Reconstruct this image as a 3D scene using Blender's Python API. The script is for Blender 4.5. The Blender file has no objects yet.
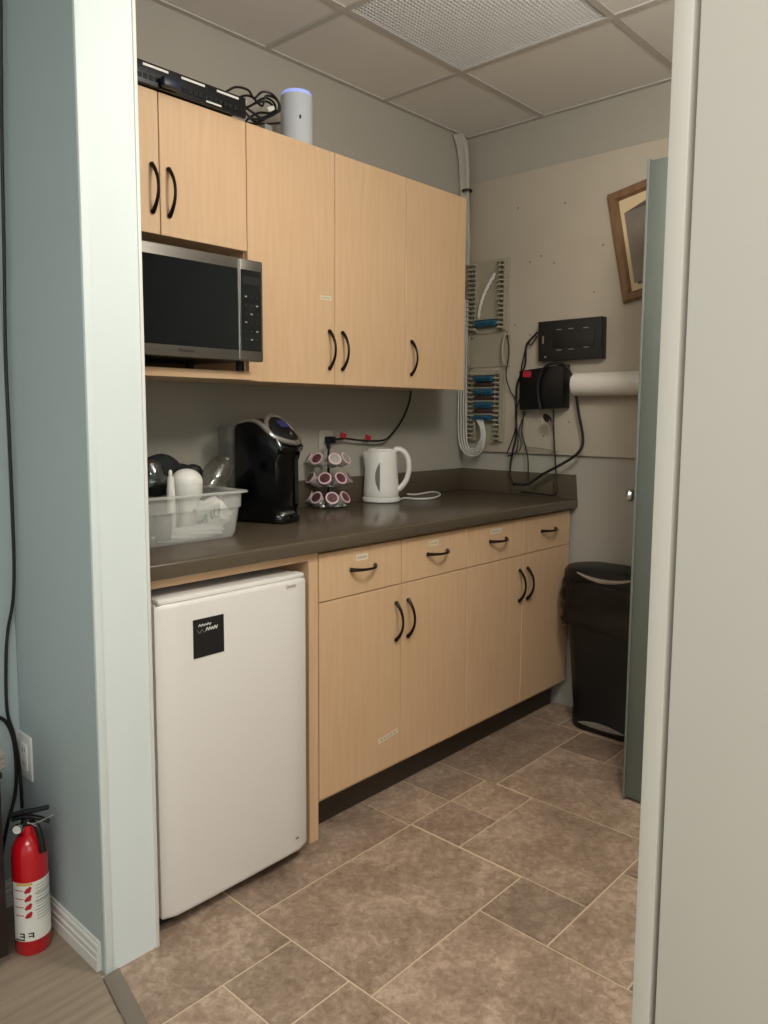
import bpy, bmesh, math, random
from mathutils import Vector, Matrix
random.seed(7)
PI = math.pi
SC = bpy.context.scene
COL = SC.collection

# ---------------------------------------------------------------- camera
H, FPX, YAW, PITCH, ROLL, PCY = 1.2710, 772.80, 0.74281, -0.103772, 0.005897, 493.576
_f = Vector((math.cos(YAW)*math.cos(PITCH), math.sin(YAW)*math.cos(PITCH), math.sin(PITCH)))
_r = Vector((math.sin(YAW), -math.cos(YAW), 0)); _u = _r.cross(_f)
CR = _r*math.cos(ROLL) + _u*math.sin(ROLL); CU = -_r*math.sin(ROLL) + _u*math.cos(ROLL)
EYE = Vector((0, 0, H))
cd = bpy.data.cameras.new('camera'); cam = bpy.data.objects.new('camera', cd); COL.objects.link(cam)
cam.matrix_world = Matrix(((CR.x, CU.x, -_f.x, 0), (CR.y, CU.y, -_f.y, 0), (CR.z, CU.z, -_f.z, H), (0, 0, 0, 1)))
cd.sensor_fit = 'VERTICAL'; cd.sensor_height = 36; cd.lens = FPX/1024*36; cd.shift_y = (PCY-512)/1024; cd.clip_start = .02
SC.camera = cam

def ray(x, y): return _f + CR*((x-384)/FPX) - CU*((y-PCY)/FPX)
def px(x, y, ax, val):
    "point of the place seen at photo pixel (x,y) on the plane axis=val"
    d = ray(x, y); return EYE + d*((val-EYE[ax])/d[ax])
def vz(x, y, px_, py_):
    "height seen at pixel on the vertical through (px_,py_)"
    d = ray(x, y); t = (px_*d.x+py_*d.y)/(d.x*d.x+d.y*d.y); return H+d.z*t

# ---------------------------------------------------------------- materials
def lin(c):
    c /= 255; return c/12.92 if c <= .04045 else ((c+.055)/1.055)**2.4
def rgb(h):
    h = h.lstrip('#'); return tuple(lin(int(h[i:i+2], 16)) for i in (0, 2, 4))+(1,)
def mat(name, col, rough=.5, metal=0, spec=.5, emit=None, es=0, trans=0, alpha=1, noise=None, nscale=(8, 8, 8), bump=0, coat=0, detail=4):
    m = bpy.data.materials.new(name); m.use_nodes = True
    nt = m.node_tree; b = nt.nodes['Principled BSDF']
    b.inputs['Base Color'].default_value = rgb(col); b.inputs['Roughness'].default_value = rough
    b.inputs['Metallic'].default_value = metal; b.inputs['Specular IOR Level'].default_value = spec
    b.inputs['Transmission Weight'].default_value = trans; b.inputs['Alpha'].default_value = alpha
    b.inputs['Coat Weight'].default_value = coat
    if emit: b.inputs['Emission Color'].default_value = rgb(emit); b.inputs['Emission Strength'].default_value = es
    if noise or bump:
        tc = nt.nodes.new('ShaderNodeTexCoord'); mp = nt.nodes.new('ShaderNodeMapping')
        mp.inputs['Scale'].default_value = nscale; nt.links.new(tc.outputs['Object'], mp.inputs['Vector'])
        nz = nt.nodes.new('ShaderNodeTexNoise'); nz.inputs['Scale'].default_value = 1; nz.inputs['Detail'].default_value = detail
        nt.links.new(mp.outputs['Vector'], nz.inputs['Vector'])
        if noise:
            rp = nt.nodes.new('ShaderNodeValToRGB'); e = rp.color_ramp.elements
            e[0].position = .3; e[1].position = .7; e[0].color = rgb(noise); e[1].color = rgb(col)
            nt.links.new(nz.outputs['Fac'], rp.inputs['Fac']); nt.links.new(rp.outputs['Color'], b.inputs['Base Color'])
        if bump:
            bp = nt.nodes.new('ShaderNodeBump'); bp.inputs['Strength'].default_value = bump; bp.inputs['Distance'].default_value = .002
            nt.links.new(nz.outputs['Fac'], bp.inputs['Height']); nt.links.new(bp.outputs['Normal'], b.inputs['Normal'])
    return m

M = {}
SC.cycles.transparent_max_bounces = 32
M['maple'] = mat('maple', '#E3C09A', .42, noise='#DCB68D', nscale=(60, 60, 5), detail=8)
M['maple_h'] = mat('maple_rail', '#E3C09A', .42, noise='#DCB68D', nscale=(5, 60, 60), detail=8)
M['maple_edge'] = mat('maple_edge', '#DFBE98', .5)
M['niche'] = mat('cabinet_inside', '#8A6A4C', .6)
M['counter'] = mat('dark_countertop', '#5F5546', .22, noise='#594F41', nscale=(220, 220, 220), spec=.5)
M['toe'] = mat('toe_kick', '#3E382F', .5)
M['bronze'] = mat('dark_bronze', '#241A14', .32, metal=.7)
M['wall'] = mat('wall_paint', '#AFAA9E', .8, noise='#ABA69A', nscale=(2, 2, 2), bump=.03)
M['board'] = mat('board_paint', '#C2B8A6', .75, noise='#BBB09E', nscale=(3, 3, 3), bump=.03)
M['blue'] = mat('blue_paint', '#B2BFC0', .7, noise='#AEBBBC', nscale=(2, 2, 2))
M['mint'] = mat('mint_paint', '#E4EEED', .6, noise='#E1EBEA', nscale=(2, 2, 2))
M['white_trim'] = mat('white_trim', '#E6E6E0', .45)
M['offwhite'] = mat('offwhite_paint', '#D2CDC2', .5, noise='#CFCABF', nscale=(1.5, 1.5, 1.5))
M['ceil'] = mat('ceiling_tile', '#EDEAE5', .9, noise='#E8E5E0', nscale=(3, 3, 3), bump=.08)
M['tbar'] = mat('ceiling_grid', '#C6C3BD', .6)
M['grille'] = mat('grille_plastic', '#F0F0EE', .6)
M['plenum'] = mat('grille_inside', '#A8A8A5', .9)
M['vinyl'] = mat('vinyl_plank', '#A3937F', .5, noise='#8D7E6C', nscale=(4, 60, 20), detail=6)
M['metal_strip'] = mat('threshold_metal', '#8A8073', .45, metal=.3)
M['steel'] = mat('stainless', '#7C7871', .42, metal=.75, noise='#736F68', nscale=(2, 60, 160))
M['glass_black'] = mat('black_glass', '#0C1216', .06, spec=.6)
M['black'] = mat('black_plastic', '#0B0C0E', .4)
M['black_gloss'] = mat('black_gloss', '#07090C', .12, spec=.6)
M['black_soft'] = mat('black_matte', '#161517', .6)
M['device'] = mat('device_plastic', '#1E1D1D', .5)
M['cable'] = mat('black_cable', '#131313', .5)
M['wcable'] = mat('white_cable', '#D5D3CC', .5)
M['gcable'] = mat('grey_cable', '#B8B4A8', .55)
M['fridge'] = mat('fridge_white', '#ECE8E2', .35)
M['gasket'] = mat('gasket_grey', '#9C9890', .6)
M['white'] = mat('white_plastic', '#EFEDE6', .3)
M['cream'] = mat('cream_plastic', '#A69F8B', .5)
M['outlet'] = mat('outlet_shaded', '#BDB9AD', .45)  # darkened plastic: the shadow under the wall cabinets is put into the colour
M['chrome'] = mat('chrome', '#D8D8D8', .12, metal=1)
M['silver'] = mat('silver_plastic', '#B8B5AE', .24, metal=.75)
M['red'] = mat('red_paint', '#C8101F', .22, coat=.4)
M['redtag'] = mat('red_tag', '#B02435', .55)
M['label'] = mat('label_white', '#EDEBE4', .5)
M['tape'] = mat('label_tape', '#EADCC2', .5)
M['inkpale'] = mat('ink_pale', '#B9AE9A', .6)
M['ink'] = mat('ink_black', '#26241F', .6)
M['inkgrey'] = mat('ink_grey', '#8A8983', .6)
M['inkred'] = mat('ink_red', '#B8202A', .6)
M['yellow'] = mat('label_yellow', '#D8A832', .6)
M['green'] = mat('ink_green', '#1F6B50', .6)
M['greydoor'] = mat('grey_door_paint', '#686E68', .5, noise='#636963', nscale=(2, 2, 2))
M['greydoor2'] = mat('grey_door_edge', '#767C78', .45)
M['fabric'] = mat('speaker_fabric', '#C6C9CF', .7, bump=.25, nscale=(900, 900, 900))
M['bluering'] = mat('blue_ring', '#A9B6EE', .4, emit='#8FA2F5', es=.45)
M['screen'] = mat('lcd_screen', '#2A2848', .3, emit='#5B58B8', es=.07)
M['bluewire'] = mat('blue_wiring', '#2C6E8C', .6, noise='#1B3A4C', nscale=(200, 200, 60))
M['darkrow'] = mat('dark_row', '#3A2A22', .7)
M['wood'] = mat('frame_wood', '#8A684B', .5, noise='#775638', nscale=(10, 40, 10))
M['matboard'] = mat('picture_mat', '#E2CBA4', .7)
M['picture'] = mat('picture_print', '#8C8378', .3, noise='#7C746A', nscale=(4, 8, 8))
M['picdark'] = mat('picture_dark', '#5D5248', .4)
M['darkwood'] = mat('dark_wood', '#2A1917', .35, noise='#221413', nscale=(4, 4, 30))
M['paper'] = mat('paper_white', '#E2DDD1', .7)
M['pinklid'] = mat('pod_rim', '#DDBCC2', .4)
M['podlid'] = mat('pod_foil', '#7C4650', .35, noise='#2C161B', nscale=(170, 170, 170))
M['podlid2'] = mat('pod_foil_brown', '#5A3A38', .35, noise='#2F2422', nscale=(120, 120, 120))
M['podcup'] = mat('pod_cup', '#CFCDC8', .25, metal=.35)
M['podfoil'] = mat('pod_silver', '#D9D9D2', .2, metal=.5)
M['bag'] = mat('black_bag', '#08080A', .32, bump=1.0, nscale=(30, 30, 12))
M['bagwhite'] = mat('white_bag', '#F2F0EA', .4, bump=.4, nscale=(30, 30, 30))
M['cloth'] = mat('black_cloth', '#15191A', .85)
M['bluewad'] = mat('navy_plastic', '#1B2438', .4)
M['greyplastic'] = mat('grey_plastic', '#8B8A84', .5)
M['kettlewin'] = mat('grey_window', '#77756E', .3)

def translucent(name, col, mix):
    m = bpy.data.materials.new(name); m.use_nodes = True; nt = m.node_tree
    b = nt.nodes['Principled BSDF']; b.inputs['Base Color'].default_value = rgb(col); b.inputs['Roughness'].default_value = .15
    t = nt.nodes.new('ShaderNodeBsdfTransparent'); x = nt.nodes.new('ShaderNodeMixShader'); x.inputs[0].default_value = mix
    nt.links.new(t.outputs[0], x.inputs[1]); nt.links.new(b.outputs[0], x.inputs[2])
    nt.links.new(x.outputs[0], nt.nodes['Material Output'].inputs['Surface']); return m
M['clearbin'] = translucent('clear_plastic', '#EAEAE4', .3)
M['binrim'] = translucent('clear_plastic_rim', '#E8E8E2', .5)
M['reservoir'] = translucent('smoky_plastic', '#6A6A68', .4)
def clear_glass(name):
    m = bpy.data.materials.new(name); m.use_nodes = True; nt = m.node_tree
    g = nt.nodes.new('ShaderNodeBsdfGlossy'); g.inputs['Roughness'].default_value = .05
    t = nt.nodes.new('ShaderNodeBsdfTransparent'); t.inputs['Color'].default_value = (.975, .98, .98, 1)
    lw = nt.nodes.new('ShaderNodeLayerWeight'); lw.inputs['Blend'].default_value = .5
    pw = nt.nodes.new('ShaderNodeMath'); pw.operation = 'POWER'; pw.inputs[1].default_value = 3
    ma = nt.nodes.new('ShaderNodeMath'); ma.operation = 'MULTIPLY_ADD'; ma.inputs[1].default_value = .6; ma.inputs[2].default_value = .07
    nt.links.new(lw.outputs['Facing'], pw.inputs[0]); nt.links.new(pw.outputs[0], ma.inputs[0])
    x = nt.nodes.new('ShaderNodeMixShader'); nt.links.new(ma.outputs[0], x.inputs[0])
    nt.links.new(t.outputs[0], x.inputs[1]); nt.links.new(g.outputs[0], x.inputs[2])
    nt.links.new(x.outputs[0], nt.nodes['Material Output'].inputs['Surface']); return m
M['glass'] = clear_glass('clear_glass')

def tile_mat():
    m = bpy.data.materials.new('stone_tile'); m.use_nodes = True; nt = m.node_tree; L = nt.links
    b = nt.nodes['Principled BSDF']; b.inputs['Roughness'].default_value = .5
    tc = nt.nodes.new('ShaderNodeTexCoord'); at = nt.nodes.new('ShaderNodeAttribute'); at.attribute_name = 'tint'
    add = nt.nodes.new('ShaderNodeVectorMath'); add.operation = 'MULTIPLY_ADD'
    add.inputs[1].default_value = (1, 1, 1)
    sc = nt.nodes.new('ShaderNodeVectorMath'); sc.operation = 'SCALE'; sc.inputs['Scale'].default_value = 37.
    L.new(at.outputs['Color'], sc.inputs[0]); L.new(tc.outputs['Object'], add.inputs[0]); L.new(sc.outputs[0], add.inputs[2])
    n1 = nt.nodes.new('ShaderNodeTexNoise'); n1.inputs['Scale'].default_value = 5.5; n1.inputs['Detail'].default_value = 9; n1.inputs['Roughness'].default_value = .68; n1.inputs['Distortion'].default_value = .5
    L.new(add.outputs[0], n1.inputs['Vector'])
    n2 = nt.nodes.new('ShaderNodeTexNoise'); n2.inputs['Scale'].default_value = 48; n2.inputs['Detail'].default_value = 6; n2.inputs['Distortion'].default_value = .6; n2.inputs['Roughness'].default_value = .7
    L.new(add.outputs[0], n2.inputs['Vector'])
    mx = nt.nodes.new('ShaderNodeMix'); mx.data_type = 'FLOAT'; mx.inputs[0].default_value = .5
    L.new(n1.outputs['Fac'], mx.inputs[2]); L.new(n2.outputs['Fac'], mx.inputs[3])
    rp = nt.nodes.new('ShaderNodeValToRGB'); e = rp.color_ramp.elements
    e[0].position = .34; e[0].color = rgb('#735F4E'); e[1].position = .66; e[1].color = rgb('#C9B29E')
    k = e.new(.5); k.color = rgb('#9E8875')
    L.new(mx.outputs[0], rp.inputs['Fac'])
    mul = nt.nodes.new('ShaderNodeMix'); mul.data_type = 'RGBA'; mul.blend_type = 'MULTIPLY'; mul.inputs[0].default_value = 1
    tr = nt.nodes.new('ShaderNodeMapRange'); tr.inputs[3].default_value = .78; tr.inputs[4].default_value = 1.22
    L.new(at.outputs['Fac'], tr.inputs[0]); 
    cmb = nt.nodes.new('ShaderNodeCombineColor'); [L.new(tr.outputs[0], cmb.inputs[i]) for i in range(3)]
    L.new(rp.outputs['Color'], mul.inputs[6]); L.new(cmb.outputs[0], mul.inputs[7]); L.new(mul.outputs[2], b.inputs['Base Color'])
    return m
M['tile'] = tile_mat()
M['grout'] = mat('grout', '#D2C0A4', .8)
M['grout_dark'] = mat('grout_dark', '#84725C', .8)

# ---------------------------------------------------------------- mesh helpers
def nb(): return bmesh.new()
def box(bm, lo, hi, bev=0, seg=2):
    lo, hi = Vector(lo), Vector(hi)
    vs = [bm.verts.new((x, y, z)) for x in (lo.x, hi.x) for y in (lo.y, hi.y) for z in (lo.z, hi.z)]
    q = [(0, 1, 3, 2), (4, 6, 7, 5), (0, 4, 5, 1), (2, 3, 7, 6), (0, 2, 6, 4), (1, 5, 7, 3)]
    fs = [bm.faces.new([vs[i] for i in f]) for f in q]
    if bev > 0:
        es = list({e for f in fs for e in f.edges})
        bmesh.ops.bevel(bm, geom=es, offset=bev, segments=seg, affect='EDGES', profile=.5)
    return bm
def mbox(lo, hi, bev=0, seg=2): return box(nb(), lo, hi, bev, seg)
def smooth_path(pts, n=6, closed=False):
    P = [Vector(p) for p in pts]; out = []; N = len(P)
    if N < 3: return P
    rng = range(N if closed else N-1)
    for i in rng:
        if closed: a, b, c, d = P[(i-1) % N], P[i], P[(i+1) % N], P[(i+2) % N]
        else: a, b, c, d = P[max(i-1, 0)], P[i], P[i+1], P[min(i+2, N-1)]
        for k in range(n):
            t = k/n
            out.append(.5*((2*b)+(c-a)*t+(2*a-5*b+4*c-d)*t*t+(3*b-a-3*c+d)*t**3))
    if not closed: out.append(P[-1])
    return out
def tube(bm, pts, r, n=8, sm=6, closed=False, cap=True):
    P = smooth_path(pts, sm, closed) if sm else [Vector(p) for p in pts]
    N = len(P); rings = []
    prev = None
    for i, p in enumerate(P):
        t = (P[(i+1) % N]-P[i-1]) if closed else (P[min(i+1, N-1)]-P[max(i-1, 0)])
        if t.length < 1e-9: t = Vector((0, 0, 1))
        t.normalize()
        if prev is None:
            a = Vector((0, 0, 1)) if abs(t.z) < .9 else Vector((1, 0, 0)); u = t.cross(a).normalized()
        else:
            u = prev-t*prev.dot(t); u = u.normalized() if u.length > 1e-6 else t.orthogonal().normalized()
        prev = u; v = t.cross(u)
        rr = r(i/(N-1)) if callable(r) else r
        rings.append([bm.verts.new(p+(u*math.cos(2*PI*k/n)+v*math.sin(2*PI*k/n))*rr) for k in range(n)])
    for i in range(N if closed else N-1):
        A, B = rings[i], rings[(i+1) % N]
        for k in range(n): bm.faces.new((A[k], A[(k+1) % n], B[(k+1) % n], B[k]))
    if cap and not closed: bm.faces.new(rings[0][::-1]); bm.faces.new(rings[-1])
    return bm
def lathe(bm, prof, n=32, mtx=None, a0=0, a1=2*PI):
    full = abs(a1-a0-2*PI) < 1e-6; rings = []; m = mtx or Matrix()
    cnt = n if full else n+1
    for r, z in prof:
        if r < 1e-6 and full: rings.append([bm.verts.new(m @ Vector((0, 0, z)))])
        else: rings.append([bm.verts.new(m @ Vector((r*math.cos(a0+(a1-a0)*k/n), r*math.sin(a0+(a1-a0)*k/n), z))) for k in range(cnt)])
    for A, B in zip(rings, rings[1:]):
        for k in range(n):
            j = (k+1) % n if full else k+1
            if len(A) == 1 and len(B) == 1: continue
            if len(A) == 1: bm.faces.new((A[0], B[j], B[k]))
            elif len(B) == 1: bm.faces.new((A[k], A[j], B[0]))
            else: bm.faces.new((A[k], A[j], B[j], B[k]))
    return bm
def prism(bm, poly, m, d0, d1, bev=0):
    "poly in local xy, extruded along local z from d0 to d1, placed by matrix m"
    A = [bm.verts.new(m @ Vector((x, y, d0))) for x, y in poly]; B = [bm.verts.new(m @ Vector((x, y, d1))) for x, y in poly]
    n = len(poly); fs = [bm.faces.new(A[::-1]), bm.faces.new(B)]
    for i in range(n): fs.append(bm.faces.new((A[i], A[(i+1) % n], B[(i+1) % n], B[i])))
    if bev:
        es = list({e for f in fs[:2] for e in f.edges}); bmesh.ops.bevel(bm, geom=es, offset=bev, segments=2, affect='EDGES', profile=.5)
    return bm
def loft(bm, rings, cap0=True, cap1=True):
    R = [[bm.verts.new(p) for p in r] for r in rings]; n = len(R[0])
    for A, B in zip(R, R[1:]):
        for k in range(n): bm.faces.new((A[k], A[(k+1) % n], B[(k+1) % n], B[k]))
    if cap0: bm.faces.new(R[0][::-1])
    if cap1: bm.faces.new(R[-1])
    return bm
def rrect(cx, cy, w, d, r, z, n=5):
    out = []
    for sx, sy, a in ((1, 1, 0), (-1, 1, PI/2), (-1, -1, PI), (1, -1, 1.5*PI)):
        for k in range(n+1):
            t = a+PI/2*k/n
            out.append((cx+sx*(w/2-r)+r*math.cos(t), cy+sy*(d/2-r)+r*math.sin(t), z))
    return out
def sphere(bm, c, r, sx=1, sy=1, sz=1, n=20):
    g = bmesh.ops.create_uvsphere(bm, u_segments=n, v_segments=n//2+2, radius=r)
    for v in g['verts']: v.co = Vector((v.co.x*sx, v.co.y*sy, v.co.z*sz))+Vector(c)
    return bm
def axm(o, x, y, z):
    "matrix with columns x,y,z and origin o"
    x, y, z, o = Vector(x), Vector(y), Vector(z), Vector(o)
    return Matrix(((x.x, y.x, z.x, o.x), (x.y, y.y, z.y, o.y), (x.z, y.z, z.z, o.z), (0, 0, 0, 1)))

MW = {}
def obj(name, bm, m, parent=None, local=False, label=None, ang=35):
    me = bpy.data.meshes.new(name)
    bmesh.ops.recalc_face_normals(bm, faces=bm.faces)
    if parent is not None and not local: bm.transform(MW[parent.name].inverted())
    bm.to_mesh(me); bm.free()
    for s in (m if isinstance(m, (list, tuple)) else [m]): me.materials.append(M[s])
    me.polygons.foreach_set('use_smooth', [True]*len(me.polygons)); me.set_sharp_from_angle(angle=math.radians(ang))
    o = bpy.data.objects.new(name, me); COL.objects.link(o)
    if parent is not None: o.parent = parent; MW[o.name] = MW[parent.name]
    else: MW[o.name] = Matrix()
    if label: o['label'] = label
    return o
def tag(o, label, cat, group=None):
    o['label'] = label; o['category'] = cat
    if group: o['group'] = group
    return o
def thing(name, label, cat, loc=(0, 0, 0), rotz=0, group=None):
    o = bpy.data.objects.new(name, None); o.empty_display_size = .05; COL.objects.link(o)
    o.location = loc; o.rotation_euler = (0, 0, rotz)
    MW[o.name] = Matrix.Translation(Vector(loc)) @ Matrix.Rotation(rotz, 4, 'Z')
    return tag(o, label, cat, group)
def struct(name, bm, m, parent=None, label=None):
    o = obj(name, bm, m, parent, label=label)
    if parent is None: o['kind'] = 'structure'
    return o
def copy_tree(o, parent=None):
    c = o.copy(); COL.objects.link(c)
    if parent is not None: c.parent = parent
    for ch in list(o.children): copy_tree(ch, c)
    return c
def text_bm(s, size, m, depth=.0006, spacing=1.0):
    cu = bpy.data.curves.new('lettering', 'FONT'); cu.body = s; cu.size = size; cu.align_x = 'CENTER'; cu.align_y = 'CENTER'
    cu.extrude = depth/2; cu.space_character = spacing; cu.resolution_u = 3
    t = bpy.data.objects.new('lettering', cu); COL.objects.link(t)
    dg = bpy.context.evaluated_depsgraph_get(); me = bpy.data.meshes.new_from_object(t.evaluated_get(dg))
    bm = nb(); bm.from_mesh(me); bm.transform(m)
    bpy.data.objects.remove(t); bpy.data.meshes.remove(me); bpy.data.curves.remove(cu)
    return bm

# ---------------------------------------------------------------- main dimensions
XW, YW = 2.96, 2.212          # far wall, cabinet wall
ZC = 2.513
YB, X0, W4 = 1.6195, 1.4885, .3616     # base fronts
YU, ZU, ZUT, ZUS = 1.91, 1.364, 2.122, 1.7537
XU, WU, WM = 1.4697, .3622, .2911
XP0, XP1, YP = .779, .911, 1.560     # pillar
YL = 1.98                            # wall of the near room
ZCT = .914

# ---------------------------------------------------------------- setting
def tiles():
    bm = nb(); lay = bm.faces.layers.float.new('tint') if False else None
    T = [(1.142, 1.078, 1.742, 1.478, .55), (1.142, 1.478, 1.737, 1.88, .35), (1.737, 1.478, 1.94, 1.88, .75), (1.94, 1.478, 2.14, 1.88, .3),
         (2.14, 1.434, 2.745, 1.84, .25), (1.546, .88, 1.746, 1.078, .05), (1.142, .478, 1.546, 1.078, .85), (1.546, .676, 1.95, .88, .8),
         (1.746, .88, 2.148, 1.293, .5), (1.746, 1.293, 1.945, 1.478, .25), (1.945, 1.293, 2.144, 1.478, .8),
         (2.148, .91, 2.552, 1.434, .62), (2.552, 1.238, 2.745, 1.434, .2), (2.552, .62, 2.96, 1.238, .6), (2.745, 1.238, 2.96, 1.54, .45), (2.745, 1.54, 2.96, 2.2, .6),
         (.94, 1.146, 1.142, 1.343, .45), (.74, 1.343, 1.142, 1.94, .45), (.4, 1.146, .94, 1.343, .8), (.4, .54, 1.142, 1.146, .75),
         (1.142, .06, 1.746, .478, .4), (1.546, .478, 1.95, .676, .3), (1.95, .3, 2.552, .88, .5), (2.148, .88, 2.552, .91, .5)]
    tints = []
    g = .0028
    for x0, y0, x1, y1, t in T:
        vs = [bm.verts.new(p) for p in ((x0+g, y0+g, 0), (x1-g, y0+g, 0), (x1-g, y1-g, 0), (x0+g, y1-g, 0))]
        lo = [bm.verts.new((v.co.x, v.co.y, -.0015)) for v in vs]
        bm.faces.new(vs); tints.append((t, 0))
        for i in range(4): bm.faces.new((vs[i], lo[i], lo[(i+1) % 4], vs[(i+1) % 4])); tints.append((t, 0))
    z = -.0015
    vs = [bm.verts.new(p) for p in ((.3, -1.5, z), (3.0, -1.5, z), (3.0, 2.25, z), (.3, 2.25, z))]
    bm.faces.new(vs); tints.append((0, 1))
    me = bpy.data.meshes.new('floor'); bm.to_mesh(me); bm.free()
    me.materials.append(M['tile']); me.materials.append(M['grout'])
    a = me.attributes.new('tint', 'FLOAT_COLOR', 'CORNER')
    for p, (t, mi) in zip(me.polygons, tints):
        p.material_index = mi
        for li in p.loop_indices: a.data[li].color = (t, t, t, 1)
    o = bpy.data.objects.new('floor', me); COL.objects.link(o); o['kind'] = 'structure'; o['label'] = 'brown stone-look tile floor of mixed square and oblong tiles'
tiles()
s0, s1 = px(104.7, 983, 2, 0), px(122.9, 1020, 2, 0); sd = (s1-s0).normalized(); s0 = s0-sd*.03; s1 = s0+sd*1.75
q0, q1 = px(118.3, 978.4, 2, 0), px(139.3, 1020, 2, 0)
sw_ = .038; sn = Vector((-sd.y, sd.x, 0)); sn = sn if sn.x > 0 else -sn
b = nb(); prism(b, [(-2.6, -1.6), (s1.x-.002, -1.6), (s1.x-.002, s1.y), (s0.x-.002, s0.y), (XP0-.0005, YP+.002), (XP0-.0005, YL+.02), (-2.6, YL+.02)], Matrix(), -.05, .0015)
fl = struct('floor', b, 'vinyl'); fl['label'] = 'brown wood-look vinyl floor outside the kitchen opening'
b = nb(); pts = [s0+sd*.02, s1, s1+sn*sw_, s0+sd*.008+sn*sw_]; prism(b, [(p.x, p.y) for p in pts], Matrix(), .0002, .007, .0015)
ts = struct('trim_1', b, 'metal_strip'); ts['label'] = 'metal threshold strip between tile and vinyl floors'

struct('wall_left', mbox((.0+XP1, YW, -.05), (3.05, YW+.1, 2.62)), 'wall')
wb = struct('wall_back', mbox((XW, -1.6, -.05), (XW+.1, YW+.1, 2.62)), 'wall')
struct('wall_right', mbox((.80, -1.62, -.05), (3.05, -1.5, 2.62)), 'wall')
pil = nb(); box(pil, (XP0, YP, -.05), (XP1, YW+.1, 2.62))
for f in pil.faces:
    if f.calc_center_median().y < YP+.01: f.material_index = 1
struct('wall_front', pil, ['blue', 'mint'], label='wall end with blue face and pale mint reveal')
hd = struct('wall_top', mbox((XP0, -1.6, 2.25), (XP1, YP-.001, 2.62)), 'mint')
c1 = struct('trim_2', mbox((XP0-.002, YP-.004, 0), (XP0+.016, YP+.006, 2.24), .001), 'mint'); c1['label'] = 'pale corner bead on the wall edge nearest the fire extinguisher'
c2 = struct('trim_3', mbox((XP1-.006, YP-.003, 0), (XP1+.002, YP+.01, 2.24), .001), 'white_trim'); c2['label'] = 'narrow corner bead beside the fridge'
# near room
struct('wall_side', mbox((-2.6, YL, -.05), (XP0-.001, YL+.1, 2.62)), 'blue', label='blue wall at the far left of the photo')
struct('wall_rear', mbox((-2.7, -1.6, -.05), (-2.6, YL+.1, 2.62)), 'mint')
struct('wall_far', mbox((-2.6, -1.7, -.05), (.80, -1.6, 2.62)), 'mint')
struct('ceiling', mbox((-2.7, -1.7, 2.62), (XP0-.001, YL+.1, 2.7)), 'ceil')
# baseboard on the blue wall
bb = nb()
pf = [(0, 0), (-.011, 0), (-.011, .028), (-.0085, .030), (-.0105, .034), (-.0105, .044), (-.0075, .047), (-.009, .051), (-.0075, .060), (-.004, .063), (-.0045, .068), (0, .070)]
prism(bb, pf, axm((XP0-.0005, 0, 0), (1, 0, 0), (0, 0, 1), (0, 1, 0)), YP+.022, YL-.001)
struct('baseboard_left', bb, 'white_trim')
bb2 = nb(); prism(bb2, pf, axm((0, YL-.0005, 0), (0, 1, 0), (0, 0, 1), (1, 0, 0)), -2.5, XP0-.013)
struct('baseboard_side', bb2, 'white_trim')
# right jamb and door
struct('wall_near', mbox((.80, -1.5, -.05), (XP1, .305, 2.25)), 'mint')
jb = struct('trim_4', mbox((XP0, .3143, 0), (XP1, .3347, 2.25), .0015), 'offwhite'); jb['label'] = 'off-white door jamb on the right side of the opening'
d1 = struct('door_1', mbox((XP0+.001, -.56, .008), (XP0+.041, .309, 2.24), .002), 'offwhite'); d1['label'] = 'plain off-white door slab filling the right edge of the photo'

# ceiling grid of the kitchen
gx = [XP1, 1.188, 1.783, 2.378, XW]; gy = [-1.5, -.575, .02, .615, 1.217, 1.812, YW]
cb_ = nb(); box(cb_, (.88, -1.52, ZC+.006), (3.05, YW+.1, ZC+.1))
GX0, GX1, GY0, GY1 = 1.783, 2.378, 1.217, 1.812
cb_.free(); cb_ = nb()
for i in range(4):
    for j in range(6):
        if (i, j) == (2, 4): continue
        box(cb_, (gx[i]+.011, gy[j]+.011, ZC+.004), (gx[i+1]-.011, gy[j+1]-.011, ZC+.02), .002, 1)
box(cb_, (XP1, -1.5, ZC+.1), (3.05, YW+.1, ZC+.2))
ce = struct('ceiling', cb_, 'ceil'); ce['label'] = 'suspended tile ceiling of the kitchen'
gb = nb()
for x in gx[1:-1]: box(gb, (x-.012, -1.5, ZC), (x+.012, YW-.001, ZC+.004))
for y in gy[1:-1]:
    for i in range(4): box(gb, (gx[i]+.0121, y-.012, ZC+.0002), (gx[i+1]-.0121, y+.012, ZC+.0042))
box(gb, (XP1, YW-.022, ZC+.0004), (XW-.001, YW-.0005, ZC+.0045)); box(gb, (XW-.022, -1.5, ZC+.0006), (XW-.0005, YW-.0225, ZC+.0047))
obj('ceiling_grid', gb, 'tbar', ce)
gt = thing('ceiling_grille', 'white egg-crate air grille in the suspended ceiling', 'vent', ((GX0+GX1)/2, (GY0+GY1)/2, ZC+.005))
g_ = nb(); n = 40
for k in range(n+1):
    x = GX0+.0135+(GX1-GX0-.027)*k/n; box(g_, (x-.0009, GY0+.0135, ZC+.0045), (x+.0009, GY1-.0135, ZC+.017))
    y = GY0+.0135+(GY1-GY0-.027)*k/n; box(g_, (GX0+.0135, y-.0009, ZC+.0052), (GX1-.0135, y+.0009, ZC+.0175))
obj('egg_crate', g_, 'grille', gt)
obj('backing', mbox((GX0+.0125, GY0+.0125, ZC+.045), (GX1-.0125, GY1-.0125, ZC+.05)), 'plenum', gt)

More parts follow.
